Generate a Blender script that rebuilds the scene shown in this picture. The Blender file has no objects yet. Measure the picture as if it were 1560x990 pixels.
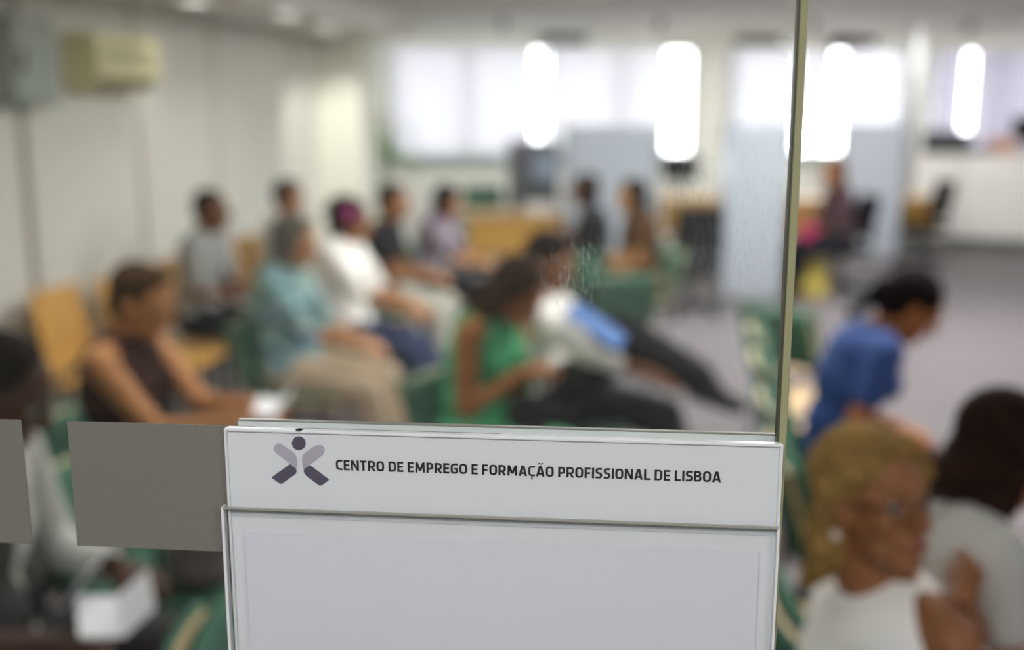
import bpy, bmesh, math, random
from mathutils import Vector, Matrix
random.seed(7)
C = bpy.context.scene.collection
SC = bpy.context.scene
R = math.radians

# ------------------------------------------------------------------ camera, world, exposure
CAM_Z, FPX, PITCH = 1.75, 1650.0, R(11.24)
cam_d = bpy.data.cameras.new('camera'); cam = bpy.data.objects.new('camera', cam_d); C.objects.link(cam)
cam.location = (0, 0, CAM_Z); cam.rotation_euler = (math.pi/2 - PITCH, 0, 0)
cam_d.sensor_width = 36.0; cam_d.lens = FPX/1560*36.0; cam_d.clip_start = 0.02; cam_d.clip_end = 200
cam_d.shift_x = 0.0
cam_d.dof.use_dof = True; cam_d.dof.focus_distance = 0.628; cam_d.dof.aperture_fstop = 2.6
SC.camera = cam
SC.view_settings.view_transform = 'Standard'; SC.view_settings.look = 'None'
SC.view_settings.gamma = 1.0; SC.view_settings.use_curve_mapping = False
SC.view_settings.exposure = 0.0
world = bpy.data.worlds.new('sky'); SC.world = world; world.use_nodes = True
bg = world.node_tree.nodes['Background']; bg.inputs[0].default_value = (0.97, 0.975, 1.0, 1); bg.inputs[1].default_value = 10.0
WASH_W = 85.0         # added ceiling spots that brighten the window wall
PANEL_E = 25.0        # ceiling luminaires
LOBBY_E = 21.0        # luminaires on the camera's side of the glass
SPOT_W = 9.0        # small downlights by the left wall

def ray(px, py):
    x, y = (px-780)/FPX, -(py-495)/FPX
    c, s = math.cos(PITCH), math.sin(PITCH)
    return Vector((x, c + y*s, -s + y*c))
def at_z(px, py, z):
    d = ray(px, py); t = (z-CAM_Z)/d.z
    return Vector((0, 0, CAM_Z)) + d*t
def at_plane(px, py, p, n):
    d = ray(px, py); o = Vector((0, 0, CAM_Z)); t = (Vector(p)-o).dot(n)/d.dot(n)
    return o + d*t
def at_y(px, py, Y): return at_plane(px, py, (0, Y, 0), Vector((0, 1, 0)))

# ------------------------------------------------------------------ materials
def lin(c):
    return tuple(((v/255)/12.92 if v/255 <= .04045 else ((v/255+.055)/1.055)**2.4) for v in c)
def mat(name, rgb, rough=.6, metal=0, spec=.4, noise=None, bump=0, scale=20, rgb2=None, trans=0, sheen=0):
    if rough >= .8: spec = .08
    m = bpy.data.materials.new(name); m.use_nodes = True
    nt = m.node_tree; b = nt.nodes['Principled BSDF']
    c = lin(rgb)
    b.inputs['Base Color'].default_value = (*c, 1); b.inputs['Roughness'].default_value = rough
    b.inputs['Metallic'].default_value = metal; b.inputs['Specular IOR Level'].default_value = spec
    if rgb2 is not None or bump:
        tc = nt.nodes.new('ShaderNodeTexCoord'); nz = nt.nodes.new('ShaderNodeTexNoise')
        nz.inputs['Scale'].default_value = scale; nz.inputs['Detail'].default_value = 4
        nt.links.new(tc.outputs['Object'], nz.inputs['Vector'])
        if rgb2 is not None:
            cr = nt.nodes.new('ShaderNodeValToRGB')
            cr.color_ramp.elements[0].position = .38; cr.color_ramp.elements[1].position = .62
            cr.color_ramp.elements[0].color = (*c, 1); cr.color_ramp.elements[1].color = (*lin(rgb2), 1)
            nt.links.new(nz.outputs['Fac'], cr.inputs['Fac']); nt.links.new(cr.outputs['Color'], b.inputs['Base Color'])
        if bump:
            bp = nt.nodes.new('ShaderNodeBump'); bp.inputs['Strength'].default_value = bump; bp.inputs['Distance'].default_value = .004
            nt.links.new(nz.outputs['Fac'], bp.inputs['Height']); nt.links.new(bp.outputs['Normal'], b.inputs['Normal'])
    return m
def mat_floral(name, cols, scale=18):
    m = bpy.data.materials.new(name); m.use_nodes = True; nt = m.node_tree; b = nt.nodes['Principled BSDF']
    b.inputs['Roughness'].default_value = .8
    tc = nt.nodes.new('ShaderNodeTexCoord'); v = nt.nodes.new('ShaderNodeTexVoronoi'); v.inputs['Scale'].default_value = scale
    nt.links.new(tc.outputs['Object'], v.inputs['Vector'])
    s = nt.nodes.new('ShaderNodeSeparateColor'); nt.links.new(v.outputs['Color'], s.inputs[0])
    cr = nt.nodes.new('ShaderNodeValToRGB'); cr.color_ramp.interpolation = 'CONSTANT'
    e = cr.color_ramp.elements
    while len(e) < len(cols): e.new(.5)
    for i, c in enumerate(cols): e[i].position = i/len(cols); e[i].color = (*lin(c), 1)
    nt.links.new(s.outputs[0], cr.inputs['Fac']); nt.links.new(cr.outputs['Color'], b.inputs['Base Color'])
    return m
def mat_stripes(name, c1, c2, scale=60, axis=2, rough=.8):
    m = bpy.data.materials.new(name); m.use_nodes = True; nt = m.node_tree; b = nt.nodes['Principled BSDF']
    b.inputs['Roughness'].default_value = rough
    tc = nt.nodes.new('ShaderNodeTexCoord'); w = nt.nodes.new('ShaderNodeTexWave')
    w.bands_direction = 'XYZ'[axis]; w.inputs['Scale'].default_value = scale; w.inputs['Distortion'].default_value = .6
    nt.links.new(tc.outputs['Object'], w.inputs['Vector'])
    mx = nt.nodes.new('ShaderNodeMix'); mx.data_type = 'RGBA'
    mx.inputs[6].default_value = (*lin(c1), 1); mx.inputs[7].default_value = (*lin(c2), 1)
    nt.links.new(w.outputs['Fac'], mx.inputs[0]); nt.links.new(mx.outputs[2], b.inputs['Base Color'])
    return m
def mat_emit(name, rgb, e):
    m = bpy.data.materials.new(name); m.use_nodes = True; nt = m.node_tree
    for n in list(nt.nodes): nt.nodes.remove(n)
    o = nt.nodes.new('ShaderNodeOutputMaterial'); em = nt.nodes.new('ShaderNodeEmission')
    em.inputs[0].default_value = (*rgb, 1); em.inputs[1].default_value = e
    nt.links.new(em.outputs[0], o.inputs[0]); return m
def mat_pane(name, tint=(1, 1, 1), refl=.06, smudge=None, rough=.0):
    """thin clear sheet: lets light straight through, with a fresnel reflection"""
    m = bpy.data.materials.new(name); m.use_nodes = True; nt = m.node_tree
    for n in list(nt.nodes): nt.nodes.remove(n)
    o = nt.nodes.new('ShaderNodeOutputMaterial'); t = nt.nodes.new('ShaderNodeBsdfTransparent'); g = nt.nodes.new('ShaderNodeBsdfGlossy')
    t.inputs[0].default_value = (*tint, 1); g.inputs['Roughness'].default_value = rough
    lw = nt.nodes.new('ShaderNodeLayerWeight'); lw.inputs['Blend'].default_value = .3
    mu = nt.nodes.new('ShaderNodeMath'); mu.operation = 'MULTIPLY_ADD'; mu.inputs[1].default_value = .5; mu.inputs[2].default_value = refl*.3
    nt.links.new(lw.outputs['Fresnel'], mu.inputs[0])
    mx = nt.nodes.new('ShaderNodeMixShader'); nt.links.new(mu.outputs[0], mx.inputs[0])
    nt.links.new(t.outputs[0], mx.inputs[1]); nt.links.new(g.outputs[0], mx.inputs[2])
    last = mx
    if smudge:
        tc = nt.nodes.new('ShaderNodeTexCoord')
        total = None
        for (cx, cz, r, amt) in smudge:
            mp = nt.nodes.new('ShaderNodeMapping'); mp.vector_type = 'POINT'
            mp.inputs['Location'].default_value = (-cx, 0, -cz)
            nt.links.new(tc.outputs['Object'], mp.inputs['Vector'])
            ln = nt.nodes.new('ShaderNodeVectorMath'); ln.operation = 'LENGTH'; nt.links.new(mp.outputs[0], ln.inputs[0])
            mr = nt.nodes.new('ShaderNodeMapRange'); mr.inputs['From Min'].default_value = 0; mr.inputs['From Max'].default_value = r
            mr.inputs['To Min'].default_value = amt; mr.inputs['To Max'].default_value = 0
            nt.links.new(ln.outputs['Value'], mr.inputs['Value'])
            if total is None: total = mr.outputs[0]
            else:
                ad = nt.nodes.new('ShaderNodeMath'); nt.links.new(total, ad.inputs[0]); nt.links.new(mr.outputs[0], ad.inputs[1]); total = ad.outputs[0]
        wv = nt.nodes.new('ShaderNodeTexNoise'); wv.inputs['Scale'].default_value = 420; wv.inputs['Detail'].default_value = 6
        mp2 = nt.nodes.new('ShaderNodeMapping'); mp2.inputs['Scale'].default_value = (1, 1, .35); mp2.inputs['Rotation'].default_value = (0, R(-28), 0)
        nt.links.new(tc.outputs['Object'], mp2.inputs['Vector']); nt.links.new(mp2.outputs[0], wv.inputs['Vector'])
        pr = nt.nodes.new('ShaderNodeMapRange'); pr.inputs['From Min'].default_value = .5; pr.inputs['From Max'].default_value = .72
        nt.links.new(wv.outputs['Fac'], pr.inputs['Value'])
        ml = nt.nodes.new('ShaderNodeMath'); ml.operation = 'MULTIPLY'; nt.links.new(total, ml.inputs[0]); nt.links.new(pr.outputs[0], ml.inputs[1])
        df = nt.nodes.new('ShaderNodeBsdfDiffuse'); df.inputs[0].default_value = (.8, .82, .8, 1)
        tl = nt.nodes.new('ShaderNodeBsdfTranslucent'); tl.inputs[0].default_value = (.8, .82, .8, 1)
        ax = nt.nodes.new('ShaderNodeMixShader'); nt.links.new(df.outputs[0], ax.inputs[1]); nt.links.new(tl.outputs[0], ax.inputs[2])
        m2 = nt.nodes.new('ShaderNodeMixShader'); nt.links.new(ml.outputs[0], m2.inputs[0])
        nt.links.new(mx.outputs[0], m2.inputs[1]); nt.links.new(ax.outputs[0], m2.inputs[2]); last = m2
    nt.links.new(last.outputs[0], o.inputs[0]); return m
def mat_translucent(name, rgb_d, rgb_t, mix=.6, clear=0):
    m = bpy.data.materials.new(name); m.use_nodes = True; nt = m.node_tree
    for n in list(nt.nodes): nt.nodes.remove(n)
    o = nt.nodes.new('ShaderNodeOutputMaterial'); d = nt.nodes.new('ShaderNodeBsdfDiffuse'); t = nt.nodes.new('ShaderNodeBsdfTranslucent')
    d.inputs[0].default_value = (*lin(rgb_d), 1); t.inputs[0].default_value = (*lin(rgb_t), 1)
    mx = nt.nodes.new('ShaderNodeMixShader'); mx.inputs[0].default_value = mix
    nt.links.new(d.outputs[0], mx.inputs[1]); nt.links.new(t.outputs[0], mx.inputs[2]); last = mx
    if clear:
        tr = nt.nodes.new('ShaderNodeBsdfTransparent'); m2 = nt.nodes.new('ShaderNodeMixShader'); m2.inputs[0].default_value = clear
        nt.links.new(mx.outputs[0], m2.inputs[1]); nt.links.new(tr.outputs[0], m2.inputs[2]); last = m2
    nt.links.new(last.outputs[0], o.inputs[0]); return m

def floor_mat():
    m = mat('vinyl_floor', (176, 170, 168), rough=.4, spec=.3)
    nt = m.node_tree; b = nt.nodes['Principled BSDF']; tc = nt.nodes.new('ShaderNodeTexCoord')
    n1 = nt.nodes.new('ShaderNodeTexNoise'); n1.inputs['Scale'].default_value = 45; n1.inputs['Detail'].default_value = 6
    n2 = nt.nodes.new('ShaderNodeTexNoise'); n2.inputs['Scale'].default_value = 1.3
    br = nt.nodes.new('ShaderNodeTexBrick'); br.offset = 0; br.inputs['Scale'].default_value = 1.0
    br.inputs['Brick Width'].default_value = .6; br.inputs['Row Height'].default_value = .6; br.inputs['Mortar Size'].default_value = .004
    br.inputs['Color1'].default_value = br.inputs['Color2'].default_value = (1, 1, 1, 1); br.inputs['Mortar'].default_value = (.82, .82, .82, 1)
    for n in (n1, n2, br): nt.links.new(tc.outputs['Object'], n.inputs['Vector'])
    cr = nt.nodes.new('ShaderNodeValToRGB'); cr.color_ramp.elements[0].position = .3; cr.color_ramp.elements[1].position = .7
    cr.color_ramp.elements[0].color = (*lin((94, 89, 91)), 1); cr.color_ramp.elements[1].color = (*lin((118, 111, 114)), 1)
    nt.links.new(n1.outputs['Fac'], cr.inputs['Fac'])
    mx = nt.nodes.new('ShaderNodeMix'); mx.data_type = 'RGBA'; mx.blend_type = 'MULTIPLY'; mx.inputs[0].default_value = 1
    nt.links.new(cr.outputs['Color'], mx.inputs[6]); nt.links.new(br.outputs['Color'], mx.inputs[7])
    nt.links.new(mx.outputs[2], b.inputs['Base Color'])
    mr = nt.nodes.new('ShaderNodeMapRange'); mr.inputs['To Min'].default_value = .34; mr.inputs['To Max'].default_value = .5
    nt.links.new(n2.outputs['Fac'], mr.inputs['Value']); nt.links.new(mr.outputs[0], b.inputs['Roughness'])
    return m
def wood_mat(name, c1, c2, scale=7):
    m = mat(name, c1, rough=.45); nt = m.node_tree; b = nt.nodes['Principled BSDF']
    tc = nt.nodes.new('ShaderNodeTexCoord'); mp = nt.nodes.new('ShaderNodeMapping'); mp.inputs['Scale'].default_value = (1, 6, 1)
    n = nt.nodes.new('ShaderNodeTexNoise'); n.inputs['Scale'].default_value = scale; n.inputs['Detail'].default_value = 6; n.inputs['Distortion'].default_value = 1.2
    nt.links.new(tc.outputs['Object'], mp.inputs[0]); nt.links.new(mp.outputs[0], n.inputs['Vector'])
    cr = nt.nodes.new('ShaderNodeValToRGB'); cr.color_ramp.elements[0].position = .35; cr.color_ramp.elements[1].position = .65
    cr.color_ramp.elements[0].color = (*lin(c1), 1); cr.color_ramp.elements[1].color = (*lin(c2), 1)
    nt.links.new(n.outputs['Fac'], cr.inputs['Fac']); nt.links.new(cr.outputs['Color'], b.inputs['Base Color'])
    return m

M = dict(
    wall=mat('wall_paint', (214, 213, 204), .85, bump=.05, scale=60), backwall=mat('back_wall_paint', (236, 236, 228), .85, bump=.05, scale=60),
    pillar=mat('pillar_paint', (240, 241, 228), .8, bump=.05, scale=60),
    ceil=mat('ceiling_paint', (236, 234, 230), .9, bump=.06, scale=40), floor=floor_mat(),
    joint_pale=mat('joint_cover', (186, 182, 168), .7), joint=mat('joint_strip', (150, 145, 130), .7), skirting=mat('skirting_paint', (120, 122, 112), .6),
    white=mat('white_laminate', (242, 240, 236), .5), green_sill=mat('green_sill', (176, 194, 188), .5),
    frame=mat('window_frame_paint', (170, 172, 174), .5), black=mat('black_plastic', (22, 22, 26), .5),
    dark=mat('dark_grey_plastic', (62, 64, 68), .55), steel=mat('brushed_steel', (140, 142, 144), .35, metal=.9),
    black_metal=mat('black_metal', (30, 31, 33), .4, metal=.3), chrome=mat('chrome', (200, 200, 200), .15, metal=1),
    wood=wood_mat('beech_plywood', (196, 146, 66), (214, 166, 88)), tan=wood_mat('pale_plywood', (214, 180, 136), (226, 196, 154)),
    oak=wood_mat('desk_oak', (206, 174, 128), (220, 190, 146)), ochre=wood_mat('ochre_panel', (176, 134, 60), (188, 146, 72)),
    green=mat('green_upholstery', (82, 120, 101), .85, rgb2=(70, 106, 88), scale=90, bump=.2),
    cabinet_grey=mat('cabinet_grey_metal', (112, 114, 120), .5), blackcloth=mat('black_upholstery', (28, 29, 34), .85, bump=.2, scale=90),
    ac=mat('cream_plastic', (226, 219, 172), .5), ac_dark=mat('louvre_shadow', (140, 132, 100), .6),
    box=mat('grey_green_metal', (150, 160, 148), .5), slot=mat('vent_slot', (70, 64, 58), .7),
    leaf=mat('palm_leaf', (124, 160, 90), .5, rgb2=(148, 182, 112), scale=6), pot=mat('terracotta_pot', (150, 140, 128), .7), soil=mat('soil', (50, 38, 28), .95),
    paper=mat('white_paper', (240, 240, 242), .8, bump=.06, scale=14), blue=mat('blue_card', (58, 116, 190), .5),
    pane=mat_pane('window_pane', (.97, .98, .98)),
    frost=mat_translucent('frosted_glass', (224, 232, 240), (236, 241, 247), .78, .12),
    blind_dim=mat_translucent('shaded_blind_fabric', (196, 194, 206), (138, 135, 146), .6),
    blind=mat_translucent('blind_fabric', (226, 226, 230), (164, 163, 168), .74),
    lamp=mat_emit('lamp_diffuser', (1.0, .985, .955), PANEL_E), added_far_lamp=mat_emit('added_far_lamp_diffuser', (1.0, .99, .975), PANEL_E*1.7), lobby_lamp=mat_emit('lobby_lamp_diffuser', (.98, .985, 1.0), LOBBY_E),  # the far row is added out of view to brighten the rear
    spot=mat_emit('downlight_lens', (1.0, .98, .92), 3.0), screen=mat('screen_glass', (16, 18, 24), .12),
)

# ------------------------------------------------------------------ mesh helpers
def obj(name, bm, m, parent=None, smooth=False, bevel=0):
    me = bpy.data.meshes.new(name); bmesh.ops.recalc_face_normals(bm, faces=bm.faces); bm.to_mesh(me); bm.free()
    for x in (m if isinstance(m, (list, tuple)) else [m]): me.materials.append(x)
    if smooth:
        for p in me.polygons: p.use_smooth = True
    o = bpy.data.objects.new(name, me); C.objects.link(o)
    if parent: o.parent = parent
    if bevel:
        b = o.modifiers.new('bevel', 'BEVEL'); b.width = bevel; b.segments = 3; b.limit_method = 'ANGLE'
    return o
def tag(o, label, cat, group=None):
    o['label'] = label; o['category'] = cat
    if group: o['group'] = group
    return o
def thing(name, label, cat, loc=(0, 0, 0), rz=0, group=None):
    o = bpy.data.objects.new(name, None); C.objects.link(o); o.empty_display_size = .05
    o.location = loc; o.rotation_euler = (0, 0, rz); return tag(o, label, cat, group)
def struct(o): o['kind'] = 'structure'; return o
def add_box(bm, c, s, rot=None):
    mx = Matrix.Translation(c) @ (rot.to_4x4() if rot else Matrix()) @ Matrix.Diagonal((*s, 1))
    return bmesh.ops.create_cube(bm, size=1, matrix=mx)['verts']
def box(c, s, rot=None): bm = bmesh.new(); add_box(bm, c, s, rot); return bm
def boxes(lst):
    bm = bmesh.new()
    for c, s in lst: add_box(bm, c, s)
    return bm
def span(a, b):                       # box from corner to corner
    a, b = Vector(a), Vector(b)
    return ((a+b)/2, tuple(abs(v) for v in (b-a)))
def add_tube(bm, pts, r, n=10):
    pts = [Vector(p) for p in pts]; rings = []
    for i, p in enumerate(pts):
        d = (pts[min(i+1, len(pts)-1)] - pts[max(i-1, 0)]).normalized()
        a = d.orthogonal().normalized(); b = d.cross(a)
        if rings:                      # keep rings aligned
            a0 = (rings[-1][0].co - pts[i-1]); a = (a0 - d*a0.dot(d)).normalized(); b = d.cross(a)
        rr = r[i] if isinstance(r, (list, tuple)) else r
        rings.append([bm.verts.new(p + (a*math.cos(2*math.pi*k/n) + b*math.sin(2*math.pi*k/n))*rr) for k in range(n)])
    for u, v in zip(rings, rings[1:]):
        for k in range(n): bm.faces.new((u[k], u[(k+1) % n], v[(k+1) % n], v[k]))
    bm.faces.new(rings[0][::-1]); bm.faces.new(rings[-1])
def tube(pts, r, n=10): bm = bmesh.new(); add_tube(bm, pts, r, n); return bm
def add_lathe(bm, prof, n=24, c=(0, 0, 0), loop=False):
    rings = [[bm.verts.new(Vector(c)+Vector((r*math.cos(2*math.pi*k/n), r*math.sin(2*math.pi*k/n), z))) for k in range(n)] for r, z in prof]
    for u, v in zip(rings, rings[1:]):
        for k in range(n): bm.faces.new((u[k], u[(k+1) % n], v[(k+1) % n], v[k]))
    if loop:
        for k in range(n): bm.faces.new((rings[-1][k], rings[-1][(k+1) % n], rings[0][(k+1) % n], rings[0][k]))
    else:
        bm.faces.new(rings[0][::-1]); bm.faces.new(rings[-1])
def lathe(prof, n=24, c=(0, 0, 0), loop=False): bm = bmesh.new(); add_lathe(bm, prof, n, c, loop); return bm
def shell(fn, nu, nv, thick):
    """closed curved sheet from a surface function fn(u, v) -> point"""
    bm = bmesh.new(); P = [[Vector(fn(i/nu, j/nv)) for j in range(nv+1)] for i in range(nu+1)]
    def nrm(i, j):
        a = P[min(i+1, nu)][j]-P[max(i-1, 0)][j]; b = P[i][min(j+1, nv)]-P[i][max(j-1, 0)]
        return a.cross(b).normalized()
    F = [[bm.verts.new(P[i][j]+nrm(i, j)*thick/2) for j in range(nv+1)] for i in range(nu+1)]
    B = [[bm.verts.new(P[i][j]-nrm(i, j)*thick/2) for j in range(nv+1)] for i in range(nu+1)]
    for i in range(nu):
        for j in range(nv):
            bm.faces.new((F[i][j], F[i+1][j], F[i+1][j+1], F[i][j+1])); bm.faces.new((B[i][j], B[i][j+1], B[i+1][j+1], B[i+1][j]))
    for i in range(nu):
        bm.faces.new((F[i][0], B[i][0], B[i+1][0], F[i+1][0])); bm.faces.new((F[i][nv], F[i+1][nv], B[i+1][nv], B[i][nv]))
    for j in range(nv):
        bm.faces.new((F[0][j], F[0][j+1], B[0][j+1], B[0][j])); bm.faces.new((F[nu][j], B[nu][j], B[nu][j+1], F[nu][j+1]))
    return bm
def copy_tree(o, parent=None):
    c = o.copy(); C.objects.link(c)
    if parent: c.parent = parent
    for ch in list(o.children): copy_tree(ch, c)
    return c

# ------------------------------------------------------------------ the room
CEIL, SOFF = 2.72, 2.38
struct(obj('floor', box((3, 6.5, -.05), (18, 21, .1)), M['floor']))
struct(obj('ceiling', box((3, 6.5, CEIL+.05), (18, 21, .1)), M['ceil']))
def lw(Y): return -3.3 + .16*Y                 # left wall line
LWA = math.atan(.16)
LWD = Vector((math.sin(LWA), math.cos(LWA), 0)); LWN = Vector((math.cos(LWA), -math.sin(LWA), 0))
def lwbox(y0, y1, z0, z1, d0, d1):             # a box lying along the left wall
    a = Vector((lw(y0), y0, 0)); b = Vector((lw(y1), y1, 0)); L = (b-a).length
    return box((a+b)/2 + LWN*(d0+d1)/2 + Vector((0, 0, (z0+z1)/2)), (abs(d1-d0), L, z1-z0), Matrix.Rotation(-LWA, 3, 'Z'))
wl = struct(obj('wall_left', lwbox(-3.5, 10.2, 0, CEIL, -.15, 0), M['wall']))
struct(obj('wall_left_return', box((-3.2, 12.2, CEIL/2), (.15, 4.6, CEIL), None), M['wall']))
struct(obj('wall_left_step', box((-2.5, 10.28, CEIL/2), (1.5, .12, CEIL)), M['wall']))
struct(obj('ceiling_soffit', lwbox(-3.2, 10.15, SOFF, CEIL, 0, .80), M['ceil']))
struct(obj('baseboard_left', lwbox(-3.2, 10.1, 0, .09, 0, .015), M['skirting']))
for i, (pxs, w) in enumerate(((38, .05), (214, .035), (332, .035), (452, .05))):
    k = (pxs-780)/FPX*1.0
    # where the sight line at this column meets the wall
    Y = 3.3/(.16 - ray(pxs, 250).x/ray(pxs, 250).y)
    struct(obj('trim_%d' % (i+1), lwbox(Y-w/2, Y+w/2, .09, SOFF, 0, .012), M['joint'] if i == 0 else M['joint_pale']))
# pilaster where the wall ends
a = at_z(505, 300, 1.2)
pil = struct(obj('pillar', box((lw(9.95)+.16, 10.0, CEIL/2), (.50, .42, CEIL), Matrix.Rotation(-LWA, 3, 'Z')), M['pillar']))
struct(obj('wall_front', box((3, -3.4, CEIL/2), (16, .15, CEIL)), M['wall']))
struct(obj('wall_right', box((10.2, 5.5, CEIL/2), (.15, 19, CEIL)), M['backwall']))
# back wall with three window openings: local frame u along the wall
BW0 = Vector((-1.5, 13.9, 0)); BWS = .10; BWA = math.atan(BWS)
BD = Vector((math.cos(BWA), math.sin(BWA), 0)); BN = Vector((math.sin(BWA), -math.cos(BWA), 0))   # BN points into the room
def bu(px, py=150): return (at_plane(px, py, BW0, BN)-BW0).dot(BD)
Z0, Z1 = at_plane(650, 240, BW0, BN).z, at_plane(700, 69, BW0, BN).z
wins = [(bu(592), bu(1060)), (bu(1108), bu(1376)), (bu(1416), bu(1720))]
lst = [span((-3.2, 0, 0), (12.5, .2, Z0)), span((-3.2, 0, Z1), (12.5, .2, CEIL))]
e = -3.2
for u0, u1 in wins: lst.append(span((e, 0, Z0), (u0, .2, Z1))); e = u1
lst.append(span((e, 0, Z0), (12.5, .2, Z1)))
wb = struct(obj('wall_back', boxes(lst), M['backwall'])); wb.location = BW0; wb.rotation_euler = (0, 0, BWA)
for i, (u0, u1) in enumerate(wins):
    bm = bmesh.new(); n = max(2, round((u1-u0)/1.1)); f = .05
    add_box(bm, *span((u0, .05, Z0), (u1, .11, Z0+f))); add_box(bm, *span((u0, .05, Z1-f), (u1, .11, Z1)))
    for k in range(n+1):
        u = u0 + (u1-u0)*k/n; u = min(max(u, u0+f/2), u1-f/2); add_box(bm, *span((u-f/2, .05, Z0), (u+f/2, .11, Z1)))
    w = struct(obj('window_%d' % (i+1), bm, M['frame'])); w.location = BW0; w.rotation_euler = (0, 0, BWA)
    struct(obj('window_pane', box(*span((u0, .078, Z0), (u1, .082, Z1))), M['pane'], w))
    struct(obj('window_sill', box(*span((u0-.04, -.12, Z0-.05), (u1+.04, .05, Z0))), M['green_sill'], w))
# vertical blinds
def blind(px0, px1, label, bottom=None, angle=14, m='blind'):
    u0, u1 = bu(px0), bu(px1); zb = bottom or Z0+.02
    o = thing('vertical_blind', label, 'blind', BW0 + BD*((u0+u1)/2) + BN*.07 + Vector((0, 0, zb)), BWA, 'vertical blinds in the back windows')
    h = Z1-.01-zb; W = u1-u0; n = max(2, int(W/.072))
    bm = bmesh.new(); ca, sa = .0435*math.cos(R(angle)), .0435*math.sin(R(angle))
    for k in range(n):
        x = -W/2 + (k+.5)*W/n; f = [bm.verts.new((x+a_*ca, a_*sa, z_)) for a_, z_ in ((-1, .015), (1, .015), (1, h-.02), (-1, h-.02))]; bm.faces.new(f)
    obj('slat', bm, M[m], o)['kind'] = 'stuff'
    obj('head_rail', box((0, 0, h-.01), (W, .045, .035)), M['white'], o, bevel=.004)
blind(592, 811, 'closed white vertical blind above the green sill by the plant')
blind(833, 1012, 'white vertical blind above the frosted screen in the widest window')
blind(1108, 1210, 'white vertical blind left half of the middle window beside the grey pier')
blind(1211, 1263, 'short white vertical blind ending well above the sill of the middle window', bottom=Z0+.45)
blind(1281, 1376, 'white vertical blind at the right end of the middle window')
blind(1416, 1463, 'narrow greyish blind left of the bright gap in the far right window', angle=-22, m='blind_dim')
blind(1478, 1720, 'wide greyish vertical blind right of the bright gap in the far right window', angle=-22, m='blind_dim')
def grille(px, label):
    u = bu(px, 60); o = thing('ventilation_grille', label, 'vent', BW0+BD*u+BN*.015+Vector((0, 0, Z1+.02)), BWA, 'dark grilles above the windows')
    obj('frame', boxes([span((-.3, -.015, 0), (.3, .015, .012)), span((-.3, -.015, .098), (.3, .015, .11)), span((-.3, -.015, 0), (-.288, .015, .11)), span((.288, -.015, 0), (.3, .015, .11))]), M['slot'], o)
    bm = bmesh.new(); add_box(bm, (0, .012, .055), (.58, .004, .09))
    for k in range(5): add_box(bm, (0, -.003, .02+k*.0175), (.58, .014, .003), Matrix.Rotation(R(30), 3, 'X'))
    obj('louvre', bm, M['slot'], o)
grille(858, 'dark ventilation grille over the widest window')
grille(1155, 'dark ventilation grille over the left part of the middle window')
grille(1300, 'dark ventilation grille over the bright gap of the middle window')
# grey posts between middle and right windows
for px, z1, nm in ((1391, CEIL, 'pillar_steel'), (1470, CEIL, 'pillar_steel')):
    pass
p = at_y(1390, 150, 13.2); struct(obj('column', box((p.x, 13.2, CEIL/2), (.13, .13, CEIL)), M['frame']))

# ceiling luminaires
def luminaire(x, y, label, m, w=1.2, d=.6, z=CEIL):
    o = thing('ceiling_light', label, 'ceiling light', (x, y, z-.06), 0, 'ceiling panel lights')
    obj('frame', boxes([span((-w/2, -d/2, 0), (w/2, -d/2+.02, .058)), span((-w/2, d/2-.02, 0), (w/2, d/2, .058)), span((-w/2, -d/2, 0), (-w/2+.02, d/2, .058)), span((w/2-.02, -d/2, 0), (w/2, d/2, .058))]), M['white'], o)
    obj('diffuser', box((0, 0, .02), (w-.045, d-.045, .006)), m, o)
for k, (x, y, wd) in enumerate([(1.5, 4.2, 'nearest the glass'), (-1.0, 3.3, 'added out of view on the left near the glass'), (.4, 6.0, 'over the middle of the seating'), (3.6, 3.4, 'over the open floor near the entrance'), (3.8, 6.4, 'over the middle of the open floor'), (1.3, 8.3, 'added out of view toward the widest window'), (2.9, 8.3, 'added out of view toward the middle window'), (5.6, 8.3, 'added out of view toward the far right window')]):  # left panel added for the air conditioner's side, far row for the rear
    luminaire(x, y, 'white ceiling panel light ' + wd, M['added_far_lamp'] if y > 7.5 else M['lamp'], .6 if x < -.5 else 1.2)
luminaire(-.5, -.9, 'white ceiling panel light left of centre on the lobby side', M['lobby_lamp'])
luminaire(1.4, -1.4, 'white ceiling panel light right of centre on the lobby side', M['lobby_lamp'])
def downlight(px, py, label, e=SPOT_W, tilt=0, size=120):
    p = at_z(px, py, SOFF); o = thing('downlight', label, 'downlight', (p.x, p.y, SOFF), 0, 'round downlights in the soffit')
    obj('bezel', lathe([(.105, -.012), (.105, 0), (.085, 0), (.085, -.012)], 28, loop=True), M['white'], o)
    obj('lens', lathe([(.0, -.006), (.084, -.006), (.084, -.001), (.0, -.001)], 28), M['spot'], o)
    l = bpy.data.lights.new('downlight_lamp', 'SPOT'); l.energy = e; l.spot_size = R(size); l.spot_blend = .7; l.shadow_soft_size = .06; l.color = (1, .98, .92)
    lo = bpy.data.objects.new('downlight_lamp', l); C.objects.link(lo); lo.parent = o; lo.location = (0, 0, -.03); lo.rotation_euler = (R(tilt), 0, 0)
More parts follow.
